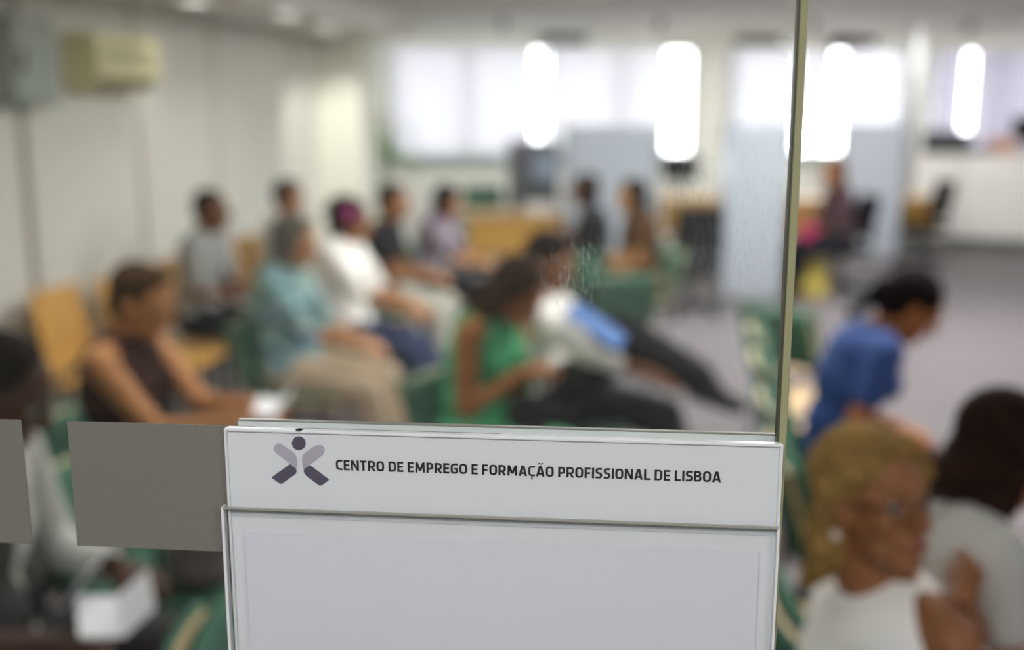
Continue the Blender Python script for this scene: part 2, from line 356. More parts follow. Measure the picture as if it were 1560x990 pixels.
def added_wall_spot(u, label, e=WASH_W):  # added fixtures, there only to lift the dark window wall
    p = BW0+BD*u+BN*2.1; o = thing('added_ceiling_spot', label, 'added spotlight', (p.x, p.y, CEIL), BWA, 'small dark spots added to wash the window wall')
    obj('mount', lathe([(.04, -.02), (.04, 0)], 18), M['slot'], o)
    obj('arm', tube([(0, 0, -.015), (0, 0, -.07)], .008, 8), M['slot'], o)
    bm = tube([(0, -.07, -.052), (0, .045, -.105)], [.030, .036], 16); obj('can', bm, M['slot'], o)
    l = bpy.data.lights.new('added_spot_lamp', 'SPOT'); l.energy = e; l.spot_size = R(150); l.spot_blend = 1; l.shadow_soft_size = .03; l.color = (1, .98, .93)
    lo = bpy.data.objects.new('added_spot_lamp', l); C.objects.link(lo); lo.parent = o; lo.location = (0, .06, -.112); lo.rotation_euler = (R(36), 0, 0)
for u, wd in ((-.6, 'over the plant side of the widest window'), (1.2, 'over the middle of the widest window'), (2.9, 'over the right end of the widest window'), (4.6, 'over the left part of the middle window'), (6.4, 'over the right end of the middle window'), (8.2, 'over the far right window')):
    added_wall_spot(u, 'small dark added ceiling spot ' + wd)
downlight(437, 20, 'round white downlight in the soffit nearer the pillar')
downlight(297, -1, 'round white downlight in the soffit above the seated man in grey')
downlight(498, 40, 'round white downlight beside the bright pillar', 78, 42, 75)

# ------------------------------------------------------------------ wall units on the left
def wall_place(px, py, d=0):
    P = at_plane(px, py, Vector((lw(0), 0, 0)) + LWN*d, LWN); return P
# air conditioner
p1 = wall_place(150, 98, .20); p2 = wall_place(243, 98, .2)
L = max(.55, (p2-p1).dot(LWD)); c = (p1+p2)/2
Hh = .30
ac = thing('air_conditioner', 'cream wall air conditioner high on the left wall', 'air conditioner', (c.x, c.y, wall_place(155, 137, .2).z), -LWA)
ac.location = Vector((c.x, c.y, ac.location.z)) - LWN*.20
def prism(profile, x0, x1, axis='y'):
    bm = bmesh.new(); A = [bm.verts.new((u, x0, v)) for u, v in profile]; B = [bm.verts.new((u, x1, v)) for u, v in profile]
    n = len(profile); bm.faces.new(A[::-1]); bm.faces.new(B)
    for k in range(n): bm.faces.new((A[k], A[(k+1) % n], B[(k+1) % n], B[k]))
    return bm
obj('housing', prism([(0, 0), (.13, 0), (.20, .08), (.20, .25), (.17, .30), (0, .30)], -L/2, L/2), M['ac'], ac, bevel=.008)
bm = bmesh.new()
for k in range(6): add_box(bm, (.201, 0, .12+k*.022), (.006, L*.88, .008))
obj('intake_grille', bm, M['ac_dark'], ac)
bm = bmesh.new(); add_box(bm, (.168, 0, .04), (.006, L*.9, .07), Matrix.Rotation(R(41), 3, 'Y')); obj('outlet_flap', bm, M['ac_dark'], ac)
# electrical cabinet
q1, q2 = wall_place(20, 90, .12), wall_place(88, 90, .12); c = (q1+q2)/2; L = (q2-q1).dot(LWD)
cb = thing('wall_cabinet', 'grey green metal cabinet on the left wall beside the air conditioner', 'cabinet', Vector((c.x, c.y, wall_place(55, 160, .12).z))-LWN*.12, -LWA)
hc = wall_place(55, 25, .12).z - cb.location.z
obj('body', box((.055, 0, hc/2), (.11, L, hc)), M['box'], cb, bevel=.006)
dr = obj('door', box((.116, 0, hc/2), (.012, L-.03, hc-.03)), M['box'], cb, bevel=.004)
obj('handle', box((.13, -L/2+.06, hc/2), (.016, .018, .1)), M['dark'], dr, bevel=.003)

# ------------------------------------------------------------------ people
class Blob:
    """closed overlapping shapes fused into one smooth skin"""
    def __init__(s): s.bm = bmesh.new()
    def ell(s, c, r, rot=None):
        mx = Matrix.Translation(c) @ (rot.to_4x4() if rot else Matrix()) @ Matrix.Diagonal((r, r, r, 1) if isinstance(r, (int, float)) else (*r, 1))
        bmesh.ops.create_uvsphere(s.bm, u_segments=20, v_segments=12, radius=1, matrix=mx); return s
    def cone(s, p, q, r1, r2, n=14):
        p, q = Vector(p), Vector(q); d = q-p
        if d.length < 1e-5: return s.ell(p, max(r1, r2))
        d.normalize(); a = d.orthogonal().normalized(); b = d.cross(a); rings = []
        prof = [(p - d*r1*math.cos(t), r1*math.sin(t)) for t in (.35, .75, 1.15, 1.5708)] + [(q + d*r2*math.sin(t), r2*math.cos(t)) for t in (0, .42, .82, 1.22)]
        for c, rr in prof: rings.append([s.bm.verts.new(c + (a*math.cos(2*math.pi*k/n)+b*math.sin(2*math.pi*k/n))*rr) for k in range(n)])
        for u, v in zip(rings, rings[1:]):
            for k in range(n): s.bm.faces.new((u[k], u[(k+1) % n], v[(k+1) % n], v[k]))
        s.bm.faces.new(rings[0][::-1]); s.bm.faces.new(rings[-1]); return s
    def mesh(s, voxel, smooth=3):
        me = bpy.data.meshes.new('tmp'); bmesh.ops.recalc_face_normals(s.bm, faces=s.bm.faces); s.bm.to_mesh(me); s.bm.free()
        o = bpy.data.objects.new('tmp', me); C.objects.link(o)
        m = o.modifiers.new('r', 'REMESH'); m.mode = 'VOXEL'; m.voxel_size = voxel
        if smooth: k = o.modifiers.new('s', 'SMOOTH'); k.factor = .5; k.iterations = smooth
        dg = bpy.context.evaluated_depsgraph_get(); out = bpy.data.meshes.new_from_object(o.evaluated_get(dg))
        bpy.data.objects.remove(o); bpy.data.meshes.remove(me)
        return out
def mesh_obj(name, meshes, m, parent):
    bm = bmesh.new()
    for me in meshes: bm.from_mesh(me); bpy.data.meshes.remove(me)
    return obj(name, bm, m, parent, True)

SKIN = {}
def skin_mat(rgb):
    rgb = (int(rgb[0]*.97), int(rgb[1]*.95), int(rgb[2]*.84))
    if rgb not in SKIN: SKIN[rgb] = mat('skin', rgb, .6, rgb2=tuple(int(v*.93) for v in rgb), scale=25)
    return SKIN[rgb]
HAIR = {}
def hair_mat(rgb):
    if rgb not in HAIR: HAIR[rgb] = mat('hair', rgb, .8, rgb2=tuple(int(v*.8) for v in rgb), scale=30, bump=.6)
    return HAIR[rgb]
EYE_W, EYE_D, LIP = mat('eye_white', (176, 170, 162), .2), mat('iris', (46, 30, 20), .2), mat('lips', (150, 78, 70), .45)
SHOE_B = mat('black_leather', (26, 25, 26), .4); SHOE_W = mat('white_canvas', (225, 224, 220), .7); SHOE_T = mat('tan_leather', (150, 105, 70), .6)

def ik(a, b, l1, l2, pole):
    a, b = Vector(a), Vector(b); d = b-a; L = d.length; mx = (l1+l2)*.998
    if L > mx: b = a + d*(mx/L); d = b-a; L = mx
    u = d/L; x = (l1*l1-l2*l2+L*L)/(2*L); h = math.sqrt(max(0, l1*l1-x*x))
    pv = Vector(pole); pv = (pv - u*pv.dot(u)).normalized()
    return a+u*x+pv*h, b
def sdir(deg): return Vector((math.sin(R(deg)), 0, math.cos(R(deg))))

def hand_mesh(wrist, d, up, side, s, curl):
    """palm, four unequal bent fingers and a thumb; d along the hand, up = back of the hand, side=+1 thumb towards +lat"""
    d = Vector(d).normalized(); up = Vector(up); up = (up - d*up.dot(d)).normalized(); lat = up.cross(d)*side
    B = Blob(); w = Vector(wrist)
    P = lambda x, y, z: w + (d*x + lat*y + up*z)*s
    rot = Matrix((d, lat, up)).transposed()
    B.cone(P(-.03, 0, 0), P(.02, 0, 0), .025*s, .025*s)
    for y in (-.024, -.008, .008, .024): B.cone(P(.012, y*.7, 0), P(.082, y*1.05, 0), .0155*s, .0115*s, 10)
    for y, l, sp in ((.030, .070, .10), (.010, .079, .03), (-.010, .073, -.04), (-.029, .058, -.13)):
        p = P(.086, y, 0); a = curl*.5; seg = (.45, .31, .26)
        for q, f in enumerate(seg):
            nx = p + (d*math.cos(a) - up*math.sin(a) + lat*sp*.6).normalized()*l*f*s
            r = (.0092, .0082, .0074, .0064)[q:q+2]; B.cone(p, nx, r[0]*s, r[1]*s, 8); p = nx; a += curl*.75
    p0 = P(.025, .024, -.006); p1 = P(.055, .046, -.014); p2 = P(.082, .050, -.022-.01*curl); p3 = P(.104, .046, -.030-.012*curl)
    B.cone(p0, p1, .014*s, .0115*s, 8); B.cone(p1, p2, .0105*s, .0095*s, 8); B.cone(p2, p3, .0092*s, .0075*s, 8)
    return B.mesh(.0045, 2)

def head_mesh(c, hm, s, fem):
    B = Blob(); P = lambda x, y, z: c + hm @ (Vector((x, y, z))*s)
    E = lambda x, y, z, r: B.ell(P(x, y, z), tuple(v*s for v in (r if isinstance(r, tuple) else (r,)*3)), hm)
    E(-.008, 0, .030, (.098, .074, .092)); E(.020, 0, -.030, (.066, .060, .082)); E(.058, 0, -.088, (.026, .030, .024))
    E(.046, 0, .010, (.046, .060, .055)); E(.035, .040, -.070, (.03, .016, .02)); E(.035, -.040, -.070, (.03, .016, .02))
    E(.058, .038, -.022, (.024, .02, .022)); E(.058, -.038, -.022, (.024, .02, .022))                                   # cheekbones
    B.cone(P(.078, .036, .032), P(.086, -.0, .028), .010*s, .010*s); B.cone(P(.078, -.036, .032), P(.086, 0, .028), .010*s, .010*s)   # brow
    B.cone(P(.090, 0, .018), P(.112, 0, -.026), .008*s, .012*s); E(.098, .012, -.029, .008); E(.098, -.012, -.029, .008)    # nose
    B.cone(P(.083, .018, -.062), P(.083, -.018, -.062), .009*s, .009*s)
    for q in (1, -1):
        E(-.006, q*.075, -.008, (.019, .009, .030)); E(-.012, q*.081, .006, (.015, .006, .018))
    B.cone(P(-.025, 0, -.035), P(-.045, 0, -.13), .055*s, .052*s)
    return B.mesh(.006, 2)

def hair_mesh(c, hm, s, style):
    B = Blob(); P = lambda x, y, z: c + hm @ (Vector((x, y, z))*s)
    E = lambda x, y, z, r: B.ell(P(x, y, z), tuple(v*s for v in (r if isinstance(r, tuple) else (r,)*3)), hm)
    K = lambda p, q, r1, r2: B.cone(P(*p), P(*q), r1*s, r2*s)
    if style == 'short':
        E(-.022, 0, .046, (.098, .082, .090)); E(-.055, 0, -.005, (.058, .072, .075)); E(.03, 0, .105, (.05, .055, .025))
    elif style == 'cropped':
        E(-.018, 0, .044, (.096, .079, .086)); E(-.055, 0, 0, (.052, .066, .065))
    elif style == 'bob':
        E(-.026, 0, .048, (.104, .090, .092)); E(-.058, 0, -.03, (.062, .082, .095))
        for q in (1, -1): K((.012, q*.078, .045), (-.012, q*.088, -.085), .026, .030); K((-.03, q*.06, -.08), (-.045, q*.07, -.125), .035, .022); K((.05, q*.03, .105), (.035, q*.078, .03), .022, .016)
    elif style == 'tucked':
        E(-.028, 0, .050, (.102, .088, .090)); E(-.062, 0, -.03, (.058, .084, .10)); K((-.075, .05, -.09), (-.105, .075, -.135), .04, .018); K((-.075, -.05, -.09), (-.105, -.075, -.135), .04, .018)
        K((.062, .022, .102), (.045, -.070, .055), .020, .016); K((.062, .022, .102), (.045, .076, .045), .018, .016); K((-.02, -.084, .03), (-.05, -.084, -.06), .02, .03)
    elif style == 'long':
        E(-.026, 0, .046, (.102, .088, .092)); E(-.06, 0, -.04, (.058, .082, .105)); K((-.07, 0, -.08), (-.085, 0, -.24), .068, .05)
        for q in (1, -1): K((.0, q*.08, .03), (-.02, q*.085, -.10), .024, .032); K((-.03, q*.07, -.1), (-.05, q*.075, -.24), .036, .026); K((.045, q*.03, .105), (.03, q*.078, .03), .022, .016)
    elif style == 'bun':
        E(-.022, 0, .045, (.101, .083, .090)); E(-.058, 0, 0, (.054, .070, .07)); E(-.125, 0, .035, (.046, .05, .05))
    elif style == 'tied':
        E(-.024, 0, .046, (.104, .086, .092)); E(-.06, 0, -.005, (.056, .074, .08)); E(-.115, 0, .0, (.042, .045, .045)); K((-.12, 0, -.01), (-.15, 0, -.13), .034, .018)
    elif style == 'curly':
        rnd = random.Random(3)
        E(-.03, 0, .05, (.105, .094, .092)); E(-.065, 0, -.02, (.066, .09, .095))
        for k in range(40):
            t, u = rnd.uniform(0, 6.28), rnd.uniform(-.5, 1); v = math.sqrt(1-u*u)
            x, y, z = -.045+.105*v*math.cos(t), .095*v*math.sin(t), .03+.10*u
            if x < .03 or z > .1: E(x, y, z, .024)
    return B.mesh(.0065, 2)

def person(label, head=None, yaw=-7, pos=None, hgt=1.66, fem=True, skin=(180, 126, 94), hair=('short', (40, 32, 28)), spine=(-6, 6, 10), neck=20, neck_len=.085,
           hyaw=0, hpitch=0, hroll=0, hands=None, poles=None, palm=None, curl=(.5, .5), feet=None, knees=None, top=None, bottom=None, shoe=SHOE_B, shoe_h=0,
           seat=.45, wide=1.0, extra=None, back=0, gp=None, sitting=True):
    """head = pixel where the head's centre shows. Local axes: x forward, y to the person's left, z up."""
    s = hgt/1.66; hip = Vector((0, 0, seat+.09))
    p1 = hip + sdir(spine[0])*.14*s; p2 = p1 + sdir(spine[1])*.17*s; p3 = p2 + sdir(spine[2])*.17*s
    hm = Matrix.Rotation(R(hyaw), 3, 'Z') @ Matrix.Rotation(R(hpitch), 3, 'Y') @ Matrix.Rotation(R(hroll), 3, 'X')
    hc = p3 + sdir(neck)*neck_len*s + hm @ Vector((.030, 0, .052))*s
    if head:
        w = at_z(head[0], head[1], hc.z); y = R(yaw); off = Vector((hc.x*math.cos(y)-hc.y*math.sin(y), hc.x*math.sin(y)+hc.y*math.cos(y), 0))
        pos = Vector((w.x, w.y, 0))-off
    root = thing('person', label, 'person', (pos.x, pos.y, 0), R(yaw), gp)
    cs = sdir((spine[1]+spine[2])/2); fw = Vector((cs.z, 0, -cs.x)); lf = Vector((0, 1, 0))
    rot = Matrix((fw, lf, cs)).transposed(); r0 = Matrix((Vector((sdir(spine[0]).z, 0, -sdir(spine[0]).x)), lf, sdir(spine[0]))).transposed()
    sw = (.158 if fem else .182)*s*wide; sh = [p3 - cs*.035*s + lf*q*sw + fw*.01 for q in (1, -1)]
    ua, fa = .285*s, .245*s
    hands = hands or [(.33, .09, .13), (.33, -.09, .13)]
    poles = poles or [(-.6, .35, -1), (-.6, -.35, -1)]
    palm = palm or [(0, 0, 1), (0, 0, 1)]
    el, wr = [], []
    for k in (0, 1):
        e_, w_ = ik(sh[k], hip*1 + Vector(hands[k]), ua, fa, poles[k]); el.append(e_); wr.append(w_)
    feet = feet or [(.46, .10), (.44, -.11)]
    knees = knees or [(.5, .15, 1), (.5, -.15, 1)]
    hj = [hip + Vector((.0, q*.085*s, -.01)) for q in (1, -1)]; kn, an = [], []
    for k in (0, 1):
        f = feet[k]; t = Vector((f[0], f[1], (f[2] if len(f) > 2 else 0)+.085)); kk, aa = ik(hj[k], t, .415*s, .405*s, knees[k]); kn.append(kk); an.append(aa)
    def torso(B, g, chest=True, pel=True, bare=False):
        if pel: B.ell(hip+Vector((-.01, 0, .01)), ((.125+g)*s, (.168*wide+g)*s, (.105+g)*s), r0)
        B.ell(p1, ((.100*wide+g)*s, (.135*wide+g)*s, (.12+g)*s), r0); B.ell(p2, ((.112*wide+g)*s, (.148*wide+g)*s, (.14+g)*s), rot)
        if chest:
            B.ell(p2+cs*.08*s, ((.105+g)*s, (.150*wide+g)*s, (.11+g)*s), rot)
            inn = .085 if bare else .03
            B.cone(sh[0]-lf*inn, sh[1]+lf*inn, (.05+g)*s, (.05+g)*s)
            for k in (() if bare else (0, 1)): B.cone(p3-cs*.01+fw*.0, sh[k], (.048+g*.6)*s, (.046+g)*s)
            if fem:
                for q in (1, -1): B.ell(p2+cs*.025*s+fw*.085*s+lf*q*.062*s, ((.052+g)*s, (.058+g)*s, (.055+g)*s), rot)
    def arm(B, k, g, t0, t1):          # t in 0..2: shoulder, elbow, wrist
        rr = lambda t: (.047-.011*t if t < 1 else .036-.010*(t-1))
        pt = lambda t: sh[k].lerp(el[k], t) if t <= 1 else el[k].lerp(wr[k], t-1)
        cuts = [t0] + ([1] if t0 < 1 < t1 else []) + [t1]
        for u, v in zip(cuts, cuts[1:]): B.cone(pt(u), pt(v), (rr(u)*wide**.7+g)*s, (rr(v)*wide**.7+g)*s)
        if t1 > 1.3 and t0 < 1.3: B.cone(pt(1.05), pt(min(1.4, t1)), (.038+g)*s, (.033+g)*s)
    def leg(B, k, g, t0, t1):
        pt = lambda t: hj[k].lerp(kn[k], t) if t <= 1 else kn[k].lerp(an[k], t-1)
        rr = lambda t: (.085-.029*t if t < 1 else .056-.020*(t-1))
        cuts = [t0] + ([1] if t0 < 1 < t1 else []) + [t1]
        for u, v in zip(cuts, cuts[1:]): B.cone(pt(u), pt(v), (rr(u)*wide**.5+g)*s, (rr(v)*wide**.5+g)*s)
        if t1 > 1.3:
            dn = (an[k]-kn[k]).normalized(); bk = (kn[k]-hj[k]).normalized(); bk = -(bk-dn*bk.dot(dn)).normalized()
            B.ell(kn[k].lerp(an[k], .3)+bk*.015, ((.05+g)*s,)*2+((.09+g)*s,), (Vector((0, 0, 1)).rotation_difference(dn)).to_matrix())
    def foot(B, k, g):
        fl = Vector((1, (feet[k][1])*.6, 0)) if len(feet[k]) < 4 else Vector(feet[k][3])
        fl.normalize(); dn = Vector((0, 0, -1)) if abs(fl.z) < .5 else Vector((1, 0, 0)); dn = (dn-fl*dn.dot(fl)).normalized()
        B.cone(an[k]-fl*.035*s+dn*.045*s, an[k]+fl*.06*s+dn*.045*s, (.034+g)*s, (.034+g)*s); B.cone(an[k]+fl*.06*s+dn*.05*s, an[k]+fl*.145*s+dn*.058*s, (.034+g)*s, (.024+g)*s)
        B.cone(an[k], an[k]+fl*.04*s+dn*.03*s, (.036+g)*s, (.036+g)*s)
    # body
    B = Blob(); torso(B, 0); B.cone(p3-cs*.03, p3+sdir(neck)*.07*s, .055*s*(1 if fem else 1.12), .050*s*(1 if fem else 1.12)); B.cone(p3+sdir(neck)*.04*s, hc-hm@Vector((.02, 0, .03))*s, .05*s, .05*s)
    for k in (0, 1): arm(B, k, 0, 0, 2); leg(B, k, 0, 0, 2); foot(B, k, 0)
    ms = [B.mesh(.011, 4), head_mesh(hc, hm, s, fem)]
    for k in (0, 1): ms.append(hand_mesh(wr[k], (wr[k]-el[k]).normalized()*.8+Vector((.25, 0, -.12)), palm[k], (1 if k else -1), s, curl[k]))
    body = mesh_obj('body', ms, skin_mat(skin), root)
    H = lambda x, y, z: hc + hm @ (Vector((x, y, z))*s)
    for q in (1, -1):
        bm = bmesh.new(); bmesh.ops.create_uvsphere(bm, u_segments=12, v_segments=8, radius=.0115*s, matrix=Matrix.Translation(H(.0785, q*.031, .004)))
        n0 = len(bm.faces); bmesh.ops.create_uvsphere(bm, u_segments=10, v_segments=6, radius=.0072*s, matrix=Matrix.Translation(H(.0842, q*.0315, .004)))
        bm.faces.ensure_lookup_table()
        for f in list(bm.faces)[n0:]: f.material_index = 1
        obj('eye', bm, [EYE_W, EYE_D], body, True)
    bm = bmesh.new(); add_tube(bm, [H(.084, .023, -.060), H(.091, .008, -.0585), H(.092, 0, -.060), H(.091, -.008, -.0585), H(.084, -.023, -.060)], [.0015, .0035, .0035, .0035, .0015], 8)
    add_tube(bm, [H(.083, .02, -.064), H(.090, 0, -.067), H(.083, -.02, -.064)], [.0015, .0045, .0015], 8); obj('mouth', bm, LIP, body, True)
    if hair:
        mesh_obj('hair', [hair_mesh(hc, hm, s, hair[0])], hair_mat(hair[1]), root)
        for q in (1, -1): obj('eyebrow', tube([H(.088, q*.014, .032), H(.087, q*.032, .037), H(.074, q*.052, .030)], [.003, .0035, .002], 6), hair_mat(hair[1]), body, True)
    if top:
        B = Blob(); torso(B, top.get('g', .014), True, True, top.get('sleeve', .5) == 0)
        sl = top.get('sleeve', .5)
        for k in (0, 1):
            sk = sl[k] if isinstance(sl, tuple) else sl
            if sk: arm(B, k, top.get('gs', .014), 0, sk)
        if sl == 0:                     # sleeveless: keep the shirt off the shoulder ends
            pass
        mesh_obj(top.get('name', 'shirt'), [B.mesh(.011, 3)], top['m'], root)
    if bottom:
        B = Blob(); g = bottom.get('g', .014)
        B.ell(hip+Vector((-.01, 0, .0)), ((.130+g)*s, (.172*wide+g)*s, (.105+g)*s), r0)
        ln = bottom.get('len', 1.9)
        for k in (0, 1): leg(B, k, g, 0, ln)
        if bottom.get('skirt'):
            t = min(ln, 1); m0 = hip.copy(); m1 = (kn[0]+kn[1])/2
            for q in (0, .35, .7, 1): B.cone(hj[0].lerp(kn[0], q*t), hj[1].lerp(kn[1], q*t), (.085-.02*q+g)*s, (.085-.02*q+g)*s)
            if ln > 1:
                for q in (.3, .6, 1): B.cone(kn[0].lerp(an[0], q*(ln-1)), kn[1].lerp(an[1], q*(ln-1)), (.065+g)*s, (.065+g)*s)
        mesh_obj(bottom.get('name', 'skirt' if bottom.get('skirt') else 'trousers'), [B.mesh(.011, 3)], bottom['m'], root)
    if shoe:
        for k in (0, 1):
            B = Blob(); foot(B, k, .009); mesh_obj('shoe', [B.mesh(.008, 2)], shoe, root)
    print('PERSON', label[:40], 'head z %.2f Y %.2f x %.2f pos %.2f %.2f' % (hc.z, w.y if head else 0, w.x if head else 0, pos.x, pos.y))
    info = dict(root=root, pos=pos, yaw=R(yaw), hc=hc, hm=hm, s=s, H=H, wr=wr, el=el, hip=hip, body=body, sh=sh, fw=fw, cs=cs, p2=p2)
    return info
def to_world(i, v):
    c, s_ = math.cos(i['yaw']), math.sin(i['yaw']); v = Vector(v)
    return Vector((i['pos'].x + v.x*c - v.y*s_, i['pos'].y + v.x*s_ + v.y*c, v.z))

# ------------------------------------------------------------------ chairs
def make_chair(label, loc, yaw, kind, group):
    o = thing('waiting_chair', label, 'chair', loc, yaw, group)
    W, D = .46, .44; shellm = M['wood'] if kind == 'wood' else M['tan']
    def seat(u, v): x = -.21+u*D; y = (v-.5)*W; return (x, y, .435 - .012*math.sin(math.pi*u) - (.02*max(0, (u-.8)/.2)**2))
    obj('seat', shell(seat, 8, 6, .014), shellm, o, bevel=.003)
    def bk(u, v):
        t = .47+u*(.40 if kind == 'wood' else .29); y = (v-.5)*(W-.03*u)*(.86 if kind == 'green' else 1); return (-.235-.09*u + .028*(2*v-1)**2, y, t)
    b = obj('backrest', shell(bk, 8, 8, .014), shellm, o, bevel=.003)
    if kind != 'wood':
        if kind != 'green_back': obj('seat_pad', shell(lambda u, v: (-.19+u*(D-.035), (v-.5)*(W-.03), .4545-.010*math.sin(math.pi*u)), 8, 6, .026), M['green'], o, True)
        obj('back_pad', shell(lambda u, v: (-.205-.085*u+.028*(2*v-1)**2, (v-.5)*(W-.02), .48+u*.285), 8, 8, .030), M['green'], o, True)
        obj('back_cover', shell(lambda u, v: (-.256-.087*u+.028*(2*v-1)**2, (v-.5)*(W-.02), .485+u*.28), 8, 8, .016), M['green'], o, True)
    for sx in (1, -1):
        for sy in (1, -1): obj('leg', tube([(sx*.16, sy*.19, .42), (sx*.19, sy*.21, .012)], .012), M['black_metal'], o, True)
    obj('frame', tube([(-.17, -.18, .42), (.17, -.18, .42), (.17, .18, .42), (-.17, .18, .42), (-.17, -.18, .42)], .010), M['black_metal'], o, True)
    for q in (1, -1): obj('back_upright', tube([(-.17, q*.17, .42), (-.262, q*.17, .50), (-.318, q*.165, .73)], .009), M['black_metal'], o, True)
    return o
def seat_under(i, kind, label, group):
    q = to_world(i, (.11 if 'bending' in i['root']['label'] else .07, 0, 0)); return make_chair(label, (q.x, q.y, 0), i['yaw'], kind, group)
G1, G2, G3, GW = 'green chairs of the left row', 'green chairs of the middle row', 'green chairs of the right row', 'wooden chairs along the left wall'

# fabrics
T = dict(
    teal=mat_floral('teal_print', [(110, 150, 146), (136, 174, 174), (96, 136, 130), (150, 186, 196), (108, 130, 164), (160, 172, 130)], 30),
    grey=mat('grey_cotton', (150, 152, 150), .85, bump=.2, scale=80), lightgrey=mat('light_grey_cotton', (196, 196, 190), .85, bump=.2, scale=80),
    white=mat('white_cotton', (246, 244, 238), .85, bump=.2, scale=60), brown=mat('dark_brown_jersey', (58, 38, 34), .85),
    black=mat('black_jersey', (30, 30, 34), .85, rgb2=(46, 48, 54), scale=9), purple=mat_floral('purple_print', [(120, 104, 124), (150, 138, 150), (104, 80, 112), (160, 156, 156)], 20),
    green=mat('bright_green_jersey', (70, 160, 110), .8, rgb2=(88, 174, 126), scale=12), blue=mat_stripes('blue_stripe', (38, 66, 124), (52, 84, 150), 40, 1),
    darktr=mat('black_trousers', (34, 35, 40), .85), jeans=mat('blue_jeans', (66, 76, 104), .85, rgb2=(54, 62, 88), scale=30), beige=mat('beige_linen', (190, 170, 146), .85, bump=.2, scale=60),
    palejean=mat('pale_trousers', (190, 190, 178), .85), floralskirt=mat_floral('floral_skirt', [(84, 70, 74), (120, 108, 110), (60, 52, 54), (140, 112, 112)], 22),
    greytr=mat('grey_trousers', (108, 102, 98), .85), charcoal=mat('charcoal_cotton', (72, 70, 68), .85), maroon=mat('maroon_knit', (74, 56, 60), .85), pink=mat('pink_cotton', (206, 150, 156), .85),
)
P = {}
# --- row along the left wall
P['A'] = person('man in grey shirt and black trousers seated sideways against the left wall', (322, 322), -8, hgt=1.72, fem=False, skin=(122, 78, 58), hair=('cropped', (34, 30, 30)),
    top=dict(m=T['grey'], sleeve=.75), bottom=dict(m=T['darktr']), hands=[(.34, .10, .13), (.30, -.06, .15)])
P['B'] = person('dark haired person in pale top seated behind the grey haired woman', (440, 302), -12, skin=(170, 124, 96), hair=('short', (36, 32, 30)), spine=(-4, 6, 12), hyaw=8,
    top=dict(m=T['lightgrey'], sleeve=1.6), bottom=dict(m=T['darktr']))
# --- left row
P['P'] = person('dark skinned man in light shirt and dark jacket at the left edge reading white papers', (0, 600), 2, hgt=1.74, fem=False, skin=(82, 54, 40), hair=('cropped', (30, 22, 18)), spine=(-6, 4, 8), neck=16, hpitch=26,
    top=dict(m=T['lightgrey'], sleeve=(1.8, .8), g=.016), bottom=dict(m=T['charcoal']), hands=[(.29, .08, .19), (.22, -.14, .12)], curl=(.9, .9), poles=[(-.2, .5, -1), (-.6, -.4, -1)])
P['D'] = person('woman in sleeveless dark brown top with short brown hair holding a folded paper', (215, 462), -10, skin=(192, 134, 92), hair=('short', (74, 56, 34)), spine=(-6, 2, 4), neck=22, hpitch=16,
    top=dict(m=T['brown'], sleeve=0), bottom=dict(m=T['floralskirt'], skirt=True, len=1.35), hands=[(.43, .02, .27), (.42, -.08, .25)], curl=(.9, .9), wide=1.06, poles=[(-.3, .3, -1), (-.3, -.3, -1)])
P['C'] = person('grey haired woman in teal patterned blouse and beige trousers', (450, 370), -12, skin=(198, 146, 116), hair=('bob', (112, 108, 98)), spine=(-18, -4, 4), neck=24, hpitch=8, wide=1.08, feet=[(.52, .12), (.50, -.10)],
    top=dict(m=T['teal'], sleeve=1.1, g=.024), bottom=dict(m=T['beige'], len=1.8, g=.02), hands=[(.33, .04, .14), (.34, -.06, .14)])
P['E'] = person('woman in white blouse and jeans with curly dark hair and a pink hair flower', (536, 338), -14, skin=(178, 124, 92), hair=('curly', (38, 32, 30)), spine=(-18, -4, 6), neck=22, hpitch=12, hyaw=20, wide=1.05, feet=[(.62, .12), (.60, -.08)],
    top=dict(m=T['white'], sleeve=1.0, g=.026), bottom=dict(m=T['jeans'], len=1.55), hands=[(.36, .06, .14), (.37, -.08, .14)], shoe=SHOE_T)
P['F'] = person('person in black t-shirt and pale trousers seated left of the purple print blouse', (600, 310), -10, skin=(170, 118, 84), hair=('short', (36, 33, 32)), spine=(-4, 6, 10),
    top=dict(m=T['black'], sleeve=.6), bottom=dict(m=T['palejean']), hands=[(.33, .06, .14), (.34, -.08, .14)])
P['G'] = person('woman in purple print blouse and black trousers at the far end of left row', (682, 308), -14, hgt=1.58, skin=(190, 140, 108), hair=('bob', (34, 31, 32)), spine=(0, 10, 16), neck=24, hpitch=14,
    top=dict(m=T['purple'], sleeve=.9, g=.02), bottom=dict(m=T['darktr']), hands=[(.42, .04, .14), (.43, -.08, .14)])
# --- middle row
P['H'] = person('young woman in bright green dress bending over her phone', (788, 446), -34, skin=(178, 116, 70), hair=('long', (52, 36, 26)), spine=(-4, 10, 18), neck=34, hpitch=38, hyaw=6,
    top=dict(m=T['green'], sleeve=0, name='dress'), bottom=dict(m=T['green'], skirt=True, len=.8, name='dress_skirt'), hands=[(.26, .0, .29), (.24, -.06, .28)], curl=(1.2, 1.2), poles=[(-.5, .3, -1), (-.5, -.35, -1)], shoe=SHOE_T)
P['I'] = person('man in white shirt and black trousers with legs crossed beside the green dress', (836, 402), -12, hgt=1.70, fem=False, skin=(150, 98, 66), hair=('short', (40, 30, 26)), spine=(-26, -18, -4), neck=20, hpitch=18,
    top=dict(m=T['white'], sleeve=1.5, g=.02), bottom=dict(m=T['darktr'], g=.032), hands=[(.36, .05, .17), (.36, -.12, .19)],
    feet=[(.56, .12), (.60, .0, .58, (.9, -.1, -.2))], knees=[(.5, .2, 1), (.1, -.1, 1)])
